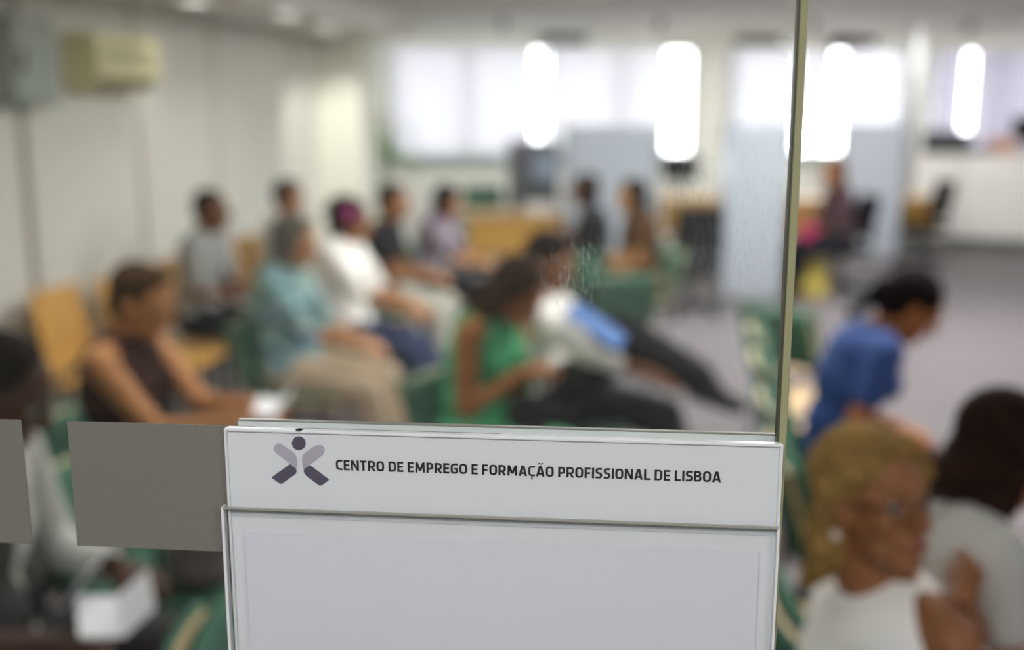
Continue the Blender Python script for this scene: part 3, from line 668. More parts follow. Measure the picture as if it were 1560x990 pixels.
# --- far end, by the desk
P['J'] = person('woman in black top with brown bag seated in front of the pale frosted screen', (889, 291), 172, skin=(160, 112, 84), hair=('bob', (50, 36, 30)), spine=(0, 6, 10),
    top=dict(m=T['black'], sleeve=1.2), bottom=dict(m=T['darktr']), hands=[(.36, .06, .16), (.34, -.08, .16)])
P['K'] = person('woman with long dark hair and brown top seated turned to the left by the desk', (962, 300), 190, skin=(196, 146, 104), hair=('long', (44, 32, 28)), spine=(0, 6, 10),
    top=dict(m=mat('brown_blouse', (92, 66, 44), .85), sleeve=.5), bottom=dict(m=mat('tan_shorts', (186, 140, 98), .85), len=1.0), hands=[(.33, .06, .14), (.34, -.06, .14)], shoe=SHOE_T)
P['L'] = person('woman with long brown hair in maroon top on a black office chair', (1270, 264), 186, skin=(170, 122, 92), hair=('long', (96, 62, 42)), spine=(0, 6, 10), seat=.47,
    top=dict(m=T['maroon'], sleeve=1.6), bottom=dict(m=T['darktr']), hands=[(.36, .06, .17), (.36, -.06, .17)])
# --- right row
P['M'] = person('woman in blue striped t-shirt with tied dark hair bowing her head', (1388, 470), -4, skin=(176, 116, 76), hair=('tied', (30, 24, 24)), spine=(4, 14, 24), neck=44, hpitch=34,
    top=dict(m=T['blue'], sleeve=.55), bottom=dict(m=T['darktr']), hands=[(.22, .05, .12), (.20, -.08, .11)])
P['N'] = person('blonde woman with glasses in white sleeveless top looking round with hand at chin', (1334, 766), 14, hgt=1.56, neck_len=.115, skin=(158, 108, 78), hair=('tucked', (160, 128, 74)), spine=(4, 6, 8), neck=-32, hyaw=-80, hpitch=-13,
    top=dict(m=T['white'], sleeve=0, name='sleeveless_top'), bottom=dict(m=T['greytr']), hands=[(.15, -.04, .42), (.30, -.14, .14)], palm=[(.3, -.9, .2), (0, 0, 1)], curl=(1.1, .5), poles=[(1, .5, -.9), (-.6, -.5, -1)])
P['O'] = person('person with long dark brown hair in pale grey top at the right edge', (1532, 692), 4, hgt=1.58, skin=(168, 118, 92), hair=('long', (46, 30, 24)), spine=(2, 12, 20), neck=30, hpitch=20,
    top=dict(m=T['lightgrey'], sleeve=.5), bottom=dict(m=T['pink']), hands=[(.36, .05, .16), (.36, -.07, .16)])

# extras worn by people
def glasses(i):
    H, s = i['H'], i['s']; bm = bmesh.new()
    for q in (1, -1):
        add_tube(bm, [H(.103, q*.033+.024*math.cos(t), .004+.018*math.sin(t)) for t in [k*math.pi/8 for k in range(17)]], .0016, 6)
        add_tube(bm, [H(.100, q*.056, .008), H(.05, q*.076, .010), H(-.01, q*.083, .008)], .0016, 6)
    add_tube(bm, [H(.103, .010, .006), H(.106, 0, .009), H(.103, -.010, .006)], .0016, 6)
    obj('glasses', bm, M['black'], i['root'], True)
glasses(P['N'])
bm = bmesh.new(); bmesh.ops.create_uvsphere(bm, u_segments=12, v_segments=8, radius=.008, matrix=Matrix.Translation(P['N']['H'](-.004, -.088, -.042)))
obj('earring', bm, mat('pearl', (226, 214, 200), .2), P['N']['root'], True)
i = P['E']; B = Blob()
for k in range(7):
    t = k*math.pi*2/7; B.ell(i['H'](-.02+.026*math.cos(t), -.098, .05+.026*math.sin(t)), .017)
B.ell(i['H'](-.02, -.106, .05), .016); mesh_obj('hair_flower', [B.mesh(.006, 1)], mat('magenta_fabric', (178, 62, 134), .8), i['root'])
# dark waistcoat of the man at the left edge
i = P['P']; B = Blob(); s = i['s']; rt = Matrix((i['fw'], Vector((0, 1, 0)), i['cs'])).transposed()
for q in (1, -1):
    B.ell(i['p2']+Vector((-.03 if q > 0 else .015, q*.075, 0)), (.120, .105, .19), rt); B.cone(i['sh'][0 if q > 0 else 1]-i['cs']*.01-Vector((0, q*.03, 0)), i['p2']+Vector((-.02, q*.11, -.05)), .062, .085)
    B.ell(i['hip']+Vector((-.02 if q > 0 else .02, q*.08, .06)), (.125, .11, .13)); B.ell(i['hip']+Vector((-.0 if q > 0 else .03, q*.08, .14)), (.125, .10, .13))
B.cone(i['sh'][1], i['el'][1], .068, .056); B.cone(i['el'][1], i['el'][1].lerp(i['wr'][1], .25), .056, .048)
mesh_obj('jacket', [B.mesh(.011, 3)], T['charcoal'], i['root'])

# chairs under people
for k, kind, lab, g in (
    ('A', 'wood', 'wooden chair under the man in grey shirt', GW), ('B', 'wood', 'wooden chair right of the man in grey shirt, under the person in pale top', GW),
    ('P', 'green', 'green padded chair under the man reading papers at the left edge', G1), ('D', 'green', 'green padded chair under the woman in sleeveless brown top', G1),
    ('C', 'green', 'green padded chair under the woman in teal blouse', G1), ('E', 'green', 'green padded chair under the woman with the pink hair flower', G1),
    ('F', 'green', 'green padded chair under the person in black t-shirt', G1), ('G', 'green', 'green padded chair under the woman in purple print blouse', G1),
    ('H', 'green', 'green padded chair under the young woman in green dress', G2), ('I', 'green', 'green padded chair under the man with crossed legs', G2),
    ('J', 'green', 'green padded chair under the woman in black top by the screen', 'green chairs by the desk'), ('K', 'green', 'green padded chair under the long haired woman in brown top', 'green chairs by the desk'),
    ('M', 'green', 'green padded chair under the woman in blue t-shirt', G3), ('N', 'green', 'green padded chair under the blonde woman with glasses', G3), ('O', 'green', 'green padded chair under the long haired person at the right edge', G3)):
    seat_under(P[k], kind, lab, g)
def chair_at(px, py, z, yaw, kind, label, group):    # a chair whose backrest middle shows at this pixel
    p = at_z(px, py, z); y = R(yaw); off = Vector((-.29*math.cos(y), -.29*math.sin(y), 0))
    return make_chair(label, (p.x-off.x, p.y-off.y, 0), y, kind, group)
chair_at(88, 497, .68, -8, 'wood', 'empty wooden chair by the left wall nearest the glass', GW)
chair_at(181, 467, .70, -8, 'wood', 'empty wooden chair just behind the head of the brown topped woman', GW)
chair_at(880, 412, .66, 112, 'green', 'empty green chair below the woman in black top', 'empty green chairs of the middle row')
chair_at(946, 447, .66, 96, 'green', 'empty green chair nearer than the one below the black topped woman', 'empty green chairs of the middle row')
for x_, y_, lab in ((1.56, 5.55, 'farthest empty green backed chair just beyond the glass door edge'), (1.42, 4.85, 'empty green backed chair with bare wood seat, second beyond the woman in blue'), (1.30, 4.25, 'empty green backed chair directly beyond the woman in blue'),
                    (1.09, 3.06, 'empty green backed chair on the near side of the woman in blue'), (.86, 2.50, 'empty green backed chair directly behind the blonde woman')):
    make_chair(lab, (x_, y_, 0), R(38 if y_ > 5.3 else -7), 'green_back', G3)
chair_at(300, 1070, .66, 8, 'green', 'empty green chair at the lower left below the papers', 'green chair nearest the glass')

make_chair('empty green chair with a grey brown backpack, left of the sign', (-.98, 2.88, 0), R(-6), 'green', G1)
bp_ = thing('backpack', 'grey brown backpack standing on the green chair left of the sign', 'bag', (-.86, 2.84, .466), R(20))
B = Blob(); B.ell((0, 0, .13), (.10, .14, .16)); B.ell((.0, 0, .06), (.11, .15, .07)); B.ell((.06, 0, .09), (.07, .11, .08)); mesh_obj('pouch', [B.mesh(.012, 2)], T['greytr'], bp_)
obj('handle', tube([(-.02, -.04, .27), (-.02, -.03, .32), (-.02, .03, .32), (-.02, .04, .27)], .008), M['black'], bp_, True)
for q in (1, -1): obj('strap', tube([(-.08, q*.07, .24), (-.13, q*.075, .18), (-.12, q*.08, .06)], .011), M['black'], bp_, True)

# ------------------------------------------------------------------ things people hold
def sheet(name, label, cat, i, c, size, rot, m, thick=.0015, fold=None, group=None):
    o = obj(name, box((0, 0, 0), (size[0], size[1], thick), None), m); o.location = to_world(i, c)
    o.rotation_euler = (rot[0], rot[1], rot[2]+i['yaw']); tag(o, label, cat, group); return o
def folded(name, label, cat, i, c, w, h, rot, m, ang=25):
    """an opened leaflet: two leaves meeting at a fold"""
    bm = bmesh.new(); a = R(ang)
    pts = [(-w*math.cos(a), -h/2, w*math.sin(a)), (0, -h/2, 0), (w*math.cos(a), -h/2, w*math.sin(a))]
    lo, hi = [], []
    for t in (0, .0022):
        lo.append([bm.verts.new((x, y, z+t)) for x, y, z in pts]); hi.append([bm.verts.new((x, y+h, z+t)) for x, y, z in pts])
    for k in (0, 1):
        bm.faces.new((lo[0][k], lo[0][k+1], hi[0][k+1], hi[0][k])); bm.faces.new((lo[1][k], hi[1][k], hi[1][k+1], lo[1][k+1]))
        bm.faces.new((lo[0][k], lo[1][k], lo[1][k+1], lo[0][k+1])); bm.faces.new((hi[0][k], hi[0][k+1], hi[1][k+1], hi[1][k]))
    bm.faces.new((lo[0][0], hi[0][0], hi[1][0], lo[1][0])); bm.faces.new((lo[0][2], lo[1][2], hi[1][2], hi[0][2]))
    o = obj(name, bm, m); o.location = to_world(i, c); o.rotation_euler = (rot[0], rot[1], rot[2]+i['yaw']); tag(o, label, cat); return o
i = P['P']
sheet('paper_sheet', 'upright white paper sheet held by the man at the left edge', 'paper', i, (.25, .03, .75), (.13, .19), (R(10), R(-52), R(-15)), M['paper'])
folded('leaflet', 'white leaflet lying open on the lap of the man at the left edge', 'paper', i, (.35, -.10, .70), .085, .17, (R(6), R(-14), R(20)), M['paper'])
i = P['D']
folded('leaflet', 'crumpled white leaflet in the hands of the woman in brown', 'paper', i, (.54, -.03, .82), .07, .14, (R(8), R(-20), R(10)), M['paper'], 30)
i = P['C']
sheet('magazine', 'white magazine on the knees in front of the woman in brown', 'magazine', P['D'], (.66, -.16, .70), (.22, .15), (R(-18), R(-34), R(8)), M['paper'], .006)
i = P['H']
ph = thing('phone', 'small smartphone held low by the young woman in green', 'phone', to_world(i, (.365, -.03, .86)), i['yaw']); ph.rotation_euler = (0, R(-40), i['yaw'])
obj('case', box((0, 0, 0), (.13, .066, .008)), M['white'], ph, bevel=.003); obj('screen', box((0, 0, .0045), (.118, .060, .001)), M['screen'], ph)
B = Blob(); B.ell((0, 0, .07), (.10, .08, .075)); B.ell((.03, 0, .10), (.07, .06, .05))
bag = thing('handbag', 'small black handbag on the lap of the young woman in green', 'bag', to_world(i, (.30, -.10, .62)), i['yaw'])
mesh_obj('pouch', [B.mesh(.01, 2)], M['blackcloth'], bag); obj('strap', tube([(-.07, 0, .1), (-.05, .02, .19), (.02, .02, .22), (.07, 0, .12)], .007), M['blackcloth'], bag, True)
i = P['I']
fd = thing('folder', 'blue and white folder lying on the arm of the man in white shirt', 'folder', to_world(i, (.17, -.19, .92)), i['yaw']); fd.rotation_euler = (R(34), R(32), i['yaw']-R(4))
obj('cover', box((0, 0, 0), (.25, .09, .012)), M['blue'], fd, bevel=.003); obj('pages', box((-.0, .012, -.010), (.23, .08, .008)), M['paper'], fd)
i = P['J']
B = Blob(); B.ell((0, 0, .12), (.15, .10, .12)); B.ell((0, 0, .06), (.16, .11, .06))
bag = thing('handbag', 'purple patterned handbag on the lap of the black topped woman', 'bag', to_world(i, (.26, .0, .62)), i['yaw'])
mesh_obj('pouch', [B.mesh(.012, 2)], mat_floral('bag_print', [(150, 120, 140), (190, 170, 180), (120, 80, 60)], 14), bag); obj('strap', tube([(-.1, 0, .2), (-.06, 0, .30), (.06, 0, .30), (.1, 0, .2)], .008), SHOE_T, bag, True)

# ------------------------------------------------------------------ desks, office chairs, screens, monitors
def desk(label, c, w, d, yaw, h=.74):
    o = thing('desk', label, 'desk', (c.x, c.y, 0), yaw, 'light wood desks')
    obj('desk_top', box((0, 0, h-.0125), (w, d, .025)), M['oak'], o, bevel=.004)
    obj('modesty_panel', box((0, -d/2+.06, h-.025-.19), (w-.10, .018, .38)), M['ochre'], o)
    for q in (1, -1):
        obj('leg', boxes([span((q*(w/2-.05)-.02, -d/2+.05, .03), (q*(w/2-.05)+.02, d/2-.05, .05)), span((q*(w/2-.05)-.02, -.03, .03), (q*(w/2-.05)+.02, .03, h-.025)), span((q*(w/2-.05)-.02, -d/2+.05, 0), (q*(w/2-.05)+.02, -d/2+.09, .03)), span((q*(w/2-.05)-.02, d/2-.09, 0), (q*(w/2-.05)+.02, d/2-.05, .03))]), M['steel'], o)
    return o
def office_chair(label, loc, yaw, m, group):
    o = thing('office_chair', label, 'chair', loc, yaw, group)
    obj('seat', shell(lambda u, v: (-.22+u*.46, (v-.5)*.46, .46-.015*math.sin(math.pi*u)-.03*max(0, (u-.8)/.2)**2), 8, 6, .06), m, o, True, bevel=.01)
    obj('backrest', shell(lambda u, v: (-.23-.09*u+.06*(2*v-1)**2, (v-.5)*(.46-.06*u), .56+u*.40), 8, 8, .045), m, o, True, bevel=.01)
    obj('back_bar', tube([(-.05, 0, .42), (-.22, 0, .43), (-.30, 0, .56), (-.31, 0, .72)], .016), M['black'], o, True)
    obj('column', lathe([(.03, .12), (.03, .30), (.022, .30), (.022, .43)], 14), M['dark'], o, True)
    for q in (1, -1): obj('armrest', tube([(.02, q*.24, .44), (.0, q*.27, .55), (.08, q*.27, .66), (-.14, q*.27, .66)], .014), M['black'], o, True)
    bs = obj('base', lathe([(.045, .07), (.05, .13), (.02, .13)], 14), M['black'], o, True)
    for k in range(5):
        t = k*2*math.pi/5; e_ = (.28*math.cos(t), .28*math.sin(t))
        obj('spoke', tube([(0, 0, .11), (e_[0], e_[1], .075)], [.024, .016]), M['black'], o, True)
        obj('caster', lathe([(.0, -.012), (.026, -.012), (.026, .012), (0, .012)], 12), M['black'], o, True).matrix_local = Matrix.Translation((e_[0], e_[1], .03)) @ Matrix.Rotation(t+math.pi/2, 4, 'Z') @ Matrix.Rotation(math.pi/2, 4, 'X')
    return o
def screen_panel(label, p0, p1, top, group='frosted screens between desks', bot=.12):
    p0, p1 = Vector((p0.x, p0.y, 0)), Vector((p1.x, p1.y, 0)); c = (p0+p1)/2; w = (p1-p0).length; yaw = math.atan2(p1.y-p0.y, p1.x-p0.x)
    o = thing('partition_screen', label, 'partition', c, yaw, group)
    obj('panel', box((0, 0, (top+bot)/2), (w-.04, .010, top-bot)), M['frost'], o)
    for q in (1, -1):
        obj('post', tube([(q*(w/2-.015), 0, .02), (q*(w/2-.015), 0, top+.01)], .016), M['steel'], o, True)
        obj('foot', box((q*(w/2-.015), 0, .01), (.05, .36, .02)), M['steel'], o, bevel=.004)
    return o
def monitor(label, loc, yaw, group='black monitors'):
    o = thing('monitor', label, 'monitor', loc, yaw, group)
    obj('housing', box((0, 0, .30), (.46, .035, .32)), M['black'], o, bevel=.008); obj('display', box((0, -.0185, .305), (.43, .002, .275)), M['screen'], o)
    obj('stand', tube([(0, .03, .01), (0, .035, .18), (0, .02, .26)], .018), M['black'], o, True); obj('base', lathe([(.12, 0), (.12, .008), (.03, .014)], 24), M['black'], o, True)
    return o
def flat(px, py, z): v = at_z(px, py, z); return Vector((v.x, v.y, 0))
# desk 1, left
c = flat(785, 322, .74); d1 = desk('light wood desk with ochre front panel in front of the left window', c, 1.05, .70, R(2))
st = obj('paper_stack', boxes([((0, 0, .006+k*.0125), (.21-.004*(k % 2), .297, .0115)) for k in range(6)]), M['paper']); st.scale = (1.6, 1.2, 1); st.location = (flat(826, 318, .78).x, flat(826, 318, .76).y, .742); st.rotation_euler = (0, 0, .2); tag(st, 'white stack of papers on the right end of the left desk', 'paper stack')
p = at_y(738, 290, 11.3); office_chair('green office chair behind the left desk', (p.x, 11.3, 0), R(-85), M['green'], 'office chairs')
# dark cabinet and things behind it
p0 = at_y(774, 250, 11.9); p1 = at_y(852, 250, 11.9); zt = at_y(800, 215, 11.9).z
dc = thing('storage_cabinet', 'dark grey storage cabinet below the bright gap of the widest window', 'cabinet', ((p0.x+p1.x)/2, 12.15, 0), 0); w = p1.x-p0.x
obj('body', boxes([span((-w/2, -.25, .06), (w/2, .2, zt-.03))]), M['cabinet_grey'], dc, bevel=.005); obj('plinth', box((0, -.02, .03), (w-.06, .38, .06)), M['black'], dc); obj('cabinet_top', box((0, -.025, zt-.015), (w+.02, .47, .03)), M['cabinet_grey'], dc, bevel=.004)
for q in (1, -1):
    d_ = obj('door', box((q*w/4, -.258, zt/2+.01), (w/2-.01, .016, zt-.12)), M['cabinet_grey'], dc, bevel=.003); obj('handle', tube([(q*.025, -.275, zt/2-.07), (q*.025, -.275, zt/2+.07)], .006), M['chrome'], d_, True)
p = at_y(832, 256, 11.6); st = obj('notice_sheet', box((p.x, 11.877, p.z), (.22, .003, .30)), mat('pale_blue_paper', (168, 184, 206), .8)); tag(st, 'pale blue notice sheet on the dark storage cabinet', 'notice')
# frosted screens
a0 = at_y(859, 250, 10.6); a1 = at_y(1002, 250, 10.6); screen_panel('wide frosted glass screen behind the two women by the desk', a0, a1, at_y(930, 192, 10.6).z)
a0 = at_y(1100, 250, 9.6); a1 = at_y(1205, 250, 9.5); screen_panel('frosted glass screen seen just left of the glass door edge', a0, a1, at_y(1150, 190, 9.5).z)
a0 = at_y(1280, 250, 12.2); a1 = at_y(1380, 250, 12.0); screen_panel('frosted glass screen right of the maroon dressed woman', a0, a1, at_y(1330, 187, 12.1).z)
# desk 2, centre
c = flat(1045, 300, .74); d2 = desk('light wood desk with black monitor between the frosted screens', c, .75, .7, R(4))
p = flat(1035, 292, .74); monitor('black monitor on the desk between the frosted screens', (p.x, p.y, .741), R(10))
office_chair('black office chair at the right end of the desk between screens', flat(1093, 328, .72)+Vector((.0, .3, 0)), R(190), M['blackcloth'], 'office chairs')
office_chair('black office chair lower and nearer than the desk between screens', flat(1050, 376, .60), R(100), M['blackcloth'], 'office chairs')
# desk 3 with the woman in maroon
c = flat(1222, 300, .74); desk('light wood desk in front of the maroon dressed woman', c, .8, .8, R(3))
i = P['L']; office_chair('black office chair under the woman in maroon', (i['pos'].x, i['pos'].y, 0), i['yaw'], M['blackcloth'], 'office chairs')
def tote(label, loc, m, w=.3, h=.3):
    o = thing('tote_bag', label, 'bag', loc, .2, 'bags on the floor by the desk')
    B = Blob(); B.ell((0, 0, h*.45), (w/2, w*.3, h*.5)); B.ell((0, 0, h*.18), (w*.52, w*.33, h*.2)); mesh_obj('pouch', [B.mesh(.012, 2)], m, o)
    obj('handle', tube([(-w*.25, 0, h*.85), (-w*.2, 0, h*1.2), (w*.2, 0, h*1.2), (w*.25, 0, h*.85)], .01), m, o, True)
p = at_y(1233, 352, 10.3); tote('pink tote bag on the low yellow box beside the desk', (p.x, 10.3, .36), mat('pink_bag', (214, 60, 116), .7), .30, .34)
yb = thing('storage_box', 'yellow storage box under the pink tote bag', 'box', (p.x, 10.3, 0), 0); obj('tub', box((0, 0, .16), (.32, .30, .32)), mat('yellow_plastic', (190, 172, 84), .6), yb, bevel=.015); obj('lid', box((0, 0, .335), (.34, .32, .03)), mat('yellow_lid', (176, 160, 78), .6), yb, bevel=.008)
# desk 4, far right
c = flat(1392, 300, .74); desk('light wood desk beyond the right hand frosted screen', c, .55, .6, R(0))
office_chair('black office chair in front of the white cabinets', flat(1422, 306, .76)+Vector((0, .3, 0)), R(185), M['blackcloth'], 'office chairs')
# low white cabinets under the right hand windows
c0 = flat(1384, 378, 0); c1 = flat(1620, 388, 0); yaw = math.atan2(c1.y-c0.y, c1.x-c0.x); L = (c1-c0).length; n = 3
hC = at_y(1450, 238, (c0.y+c1.y)/2).z
for k in range(n):
    w = L/n; c = c0.lerp(c1, (k+.5)/n)
    o = thing('low_cabinet', 'white low cabinet under the far window, ' + ('nearest the frosted screen', 'second from the frosted screen', 'third from the frosted screen')[k], 'cabinet', c, yaw, 'white cabinets under the right windows')
    obj('body', box((0, .22, .16+(hC-.16)/2), (w-.006, .42, hC-.16)), M['white'], o, bevel=.004); obj('plinth', box((0, .24, .08), (w-.006, .36, .16)), M['skirting'], o)
    obj('cabinet_top', box((0, .21, hC+.012), (w-.004, .46, .024)), M['white'], o, bevel=.004)
    for q in (1, -1):
        d_ = obj('door', box((q*w/4, .0, .16+(hC-.16)/2), (w/2-.014, .018, hC-.19)), M['white'], o, bevel=.003); obj('handle', tube([(q*.03, -.018, hC*.62), (q*.03, -.018, hC*.62+.12)], .005), M['steel'], d_, True)
yd = Vector((-math.sin(yaw), math.cos(yaw), 0))
def on_counter(t): return c0.lerp(c1, t)+yd*.22+Vector((0, 0, hC+.025))
def printer(label, loc):
    o = thing('printer', label, 'printer', loc, yaw); o.scale = (1.35, 1.1, 1.35)
    obj('housing', box((0, 0, .09), (.42, .34, .18)), M['dark'], o, bevel=.015); obj('paper_tray', box((0, -.20, .04), (.28, .10, .02)), M['black'], o, bevel=.003); obj('scanner_lid', box((0, 0, .195), (.40, .32, .028)), M['black'], o, bevel=.008)
printer('dark grey printer on the white cabinet nearest the frosted screen', on_counter(.20))
def binder(loc, m, label):
    o = thing('ring_binder', label, 'binder', loc, yaw, 'ring binders lying on the white cabinets')
    obj('cover', boxes([((0, 0, .035), (.31, .004, .07)), ((0, .14, .068), (.31, .28, .004)), ((0, .14, .002), (.31, .28, .004))]), m, o); obj('pages', box((0, .14, .034), (.30, .26, .056)), M['paper'], o)
binder(on_counter(.42)-yd*.15, M['dark'], 'dark grey ring binder right of the printer')
bx = thing('cardboard_box', 'pinkish brown cardboard box on the white cabinets by the wide blind', 'box', on_counter(.56), yaw)
obj('carton', box((0, 0, .10), (.34, .26, .20)), mat('cardboard', (176, 140, 124), .8), bx, bevel=.004); obj('flap', boxes([((-.09, 0, .203), (.16, .26, .004)), ((.09, 0, .203), (.16, .26, .004))]), mat('cardboard_flap', (160, 124, 108), .8), bx)
monitor('black monitor on the white cabinets at the right edge', on_counter(.74), yaw)

# ------------------------------------------------------------------ palm by the pillar
p = at_y(572, 300, 10.5)
pt = thing('potted_palm', 'green potted palm beside the bright pillar', 'plant', (p.x+.02, 10.75, 0))
obj('pot', lathe([(.13, 0), (.17, .30), (.185, .30), (.185, .33), (.16, .33), (.15, .29)], 24), M['pot'], pt, True); obj('soil', lathe([(.0, .27), (.155, .27), (.155, .29), (0, .295)], 20), M['soil'], pt)
rnd = random.Random(5); zc = at_y(575, 250, 10.75).z
for k in range(9):
    t = k*2.4; r = rnd.uniform(.12, .24); h = zc + rnd.uniform(.25, .62) - .1
    pts = [Vector((.02*math.cos(t), .02*math.sin(t), .28)), Vector((.05*math.cos(t), .05*math.sin(t), h*.6)), Vector((r*.7*math.cos(t), r*.7*math.sin(t), h)), Vector((r*1.5*math.cos(t), r*1.5*math.sin(t), h-.10)), Vector((r*1.9*math.cos(t), r*1.9*math.sin(t), h-.28))]
    fine = []
    for a_, b_ in zip(pts, pts[1:]): fine += [a_.lerp(b_, q/4) for q in range(4)]
    fine.append(pts[-1])
    fr = obj('frond', tube(fine, .006, 6), M['leaf'], pt, True); bm = bmesh.new()
    for j, q in enumerate(fine[6:]):
        d = (fine[min(j+7, len(fine)-1)]-fine[j+5]).normalized(); sd = d.cross(Vector((0, 0, 1))).normalized(); ll = .16*(1-abs(j-5)/12)
        for g in (1, -1):
            tip = q + sd*g*ll*.8 + d*ll*.6 - Vector((0, 0, ll*.35)); mid = q.lerp(tip, .45)+Vector((0, 0, .008)); wv = d*.012
            v = [bm.verts.new(x) for x in (q, mid-wv, tip, mid+wv)]; w_ = [bm.verts.new(x.co-Vector((0, 0, .0015))) for x in v]
            bm.faces.new(v); bm.faces.new(w_[::-1])
            for z in range(4): bm.faces.new((v[z], w_[z], w_[(z+1) % 4], v[(z+1) % 4]))
    lf = obj('leaflet_blade', bm, M['leaf'], fr)

# ------------------------------------------------------------------ glass door in the foreground
GY = R(5.6); GD = Vector((math.cos(GY), -math.sin(GY), 0)); GN = Vector((-math.sin(GY), -math.cos(GY), 0))   # GN towards the camera
G0 = Vector((0, 0, CAM_Z)) + ray(766, 720)*.640                                # front face of the glass
G0 = Vector((G0.x, G0.y, 0))
def gl(px, py, off=0):
    P_ = at_plane(px, py, G0+GN*off, GN)-G0
    return P_.dot(GD), P_.z
TH = .010
ue = gl(1211, 300)[0]
u_l = ue-1.0
sm = []
for px, py, r, a_ in ((872, 425, .026, .3), (1040, 275, .024, .18), (1150, 330, .05, .10), (905, 400, .02, .2), (1090, 420, .03, .12)):
    u, v = gl(px, py); sm.append((u, v, r, a_))
glass_m = mat_pane('door_glass', (.972, .98, .975), .05, sm)
door = struct(obj('door_1', box(*span((u_l, 0.0, .01), (ue-.0022, TH, 2.3))), glass_m))
door.location = G0; door.rotation_euler = (0, 0, -GY)
edge_m = mat('polished_glass_edge', (150, 148, 112), .25, spec=.6); edge_d = mat('edge_arris', (70, 72, 58), .35)
struct(obj('door_edge', box(*span((ue-.0022, -.0004, .01), (ue+.0022, TH-.002, 2.3))), edge_m, door, bevel=.0006))
struct(obj('door_arris', box(*span((ue-.0034, -.0003, .01), (ue-.0022, TH-.002, 2.3))), edge_d, door))
film_m = mat('satin_grey_film', (128, 125, 116), .55, metal=.25, rgb2=(120, 117, 109), scale=1400)
def film(x0, x1, y0, y1, lab):
    (ua, va), (ub, vb) = gl(x0, y0), gl(x1, y1)
    o = obj('film_square', box(*span((ua, -.0006, vb), (ub, -.0001, va))), film_m, door); o['label'] = lab; return o
u1a, v1a = gl(103, 642); u1b, v1b = gl(118, 830); wdt = .096
lft = (u1a+u1b)/2; u0 = (gl(35, 640)[0]+gl(48, 828)[0])/2
vt, vb = gl(103, 641)[1], gl(118, 830.5)[1]
for k, (x0, x1) in enumerate(((lft, lft+.118), (u0-.118, u0), (lft+.118+(lft-u0), lft+.236+(lft-u0)))):
    o = struct(obj('film_square', box(*span((x0, -.0006, vb), (x1, -.0001, vt))), film_m, door))
# ------------------------------------------------------------------ sign holder on the glass
sh_ = thing('sign_holder', 'white acrylic sign with purple figure emblem and lettering stuck on the glass door', 'sign', G0 + Vector((0, 0, 1.05)), -GY)
acr = mat_pane('clear_acrylic', (.985, .99, .99), .04); sheet_w = mat('white_sign_face', (226, 227, 228), .38, spec=.45, bump=.015, scale=30)
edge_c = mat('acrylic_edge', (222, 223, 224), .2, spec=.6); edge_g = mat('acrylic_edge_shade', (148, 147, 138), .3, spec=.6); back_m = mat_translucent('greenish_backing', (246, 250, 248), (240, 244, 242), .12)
V = lambda v: v-1.05
zt = V((gl(345, 656, .005)[1]+gl(1188, 678, .005)[1])/2); xl = gl(345, 660, .005)[0]; xr = gl(1189, 690, .005)[0]
zp = V((gl(341, 772, .009)[1]+gl(1186, 807, .009)[1])/2); pl_ = gl(340, 780, .009)[0]; pr_ = gl(1186, 812, .009)[0]
zb = zt-.30
obj('back_plate', box(*span((xl, -.0050, zb), (xr, -.0012, zt))), sheet_w, sh_, bevel=.0003)
ch = obj('clear_cover', box(*span((xl-.0004, -.0066, zp-.006), (xr+.0004, -.0056, zt+.0006))), acr, sh_, bevel=.0004)
obj('top_rim', box(*span((xl, -.0064, zt-.0006), (xr, -.0012, zt+.0014))), edge_c, sh_, bevel=.0006)
obj('side_rim', box(*span((xl-.0012, -.0064, zb), (xl+.0006, -.0012, zt+.001))), edge_c, sh_, bevel=.0005)
obj('side_rim', box(*span((xr-.0006, -.0064, zb), (xr+.0014, -.0012, zt+.001))), edge_c, sh_, bevel=.0005)
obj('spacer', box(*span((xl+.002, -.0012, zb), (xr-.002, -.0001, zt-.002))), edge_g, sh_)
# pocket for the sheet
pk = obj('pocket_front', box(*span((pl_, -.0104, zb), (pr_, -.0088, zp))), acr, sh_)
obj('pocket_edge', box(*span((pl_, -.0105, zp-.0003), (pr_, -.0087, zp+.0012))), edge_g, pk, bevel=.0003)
obj('pocket_edge', box(*span((pl_-.0010, -.0105, zb), (pl_+.0008, -.0050, zp+.001))), edge_c, pk, bevel=.0004)
obj('pocket_edge', box(*span((pr_-.0010, -.0105, zb), (pr_+.0006, -.0050, zp+.001))), edge_c, pk, bevel=.0004)
# white A4 sheet standing in the pocket
pa, pb = gl(376, 850, .007)[0], gl(1155, 870, .007)[0]; zpp = V((gl(376, 810, .007)[1]+gl(1153, 841, .007)[1])/2)
bm = shell(lambda u, v: (pa+(pb-pa)*u, -.0076+.0007*math.sin(3.1*u+1.2*v)*math.sin(4*v+u*2), zb+.004+(zpp-zb-.004)*v), 40, 30, .00025)
ps = obj('paper_sheet', bm, mat('bright_paper', (222, 222, 228), .75, bump=.05, scale=900), None, False); ps.location = sh_.location; ps.rotation_euler = sh_.rotation_euler
tag(ps, 'blank white paper sheet in the pocket of the sign', 'paper')
# small mounting hole
for px, py in ((455, 655.5),):
    u, v = gl(px, py, .006); hb = lathe([(0, -.0004), (.0024, -.0004), (.0024, 0), (0, 0)], 20)
    ho = obj('mounting_hole', hb, M['dark'], sh_); ho.location = (u, -.0045, zt+.0014)
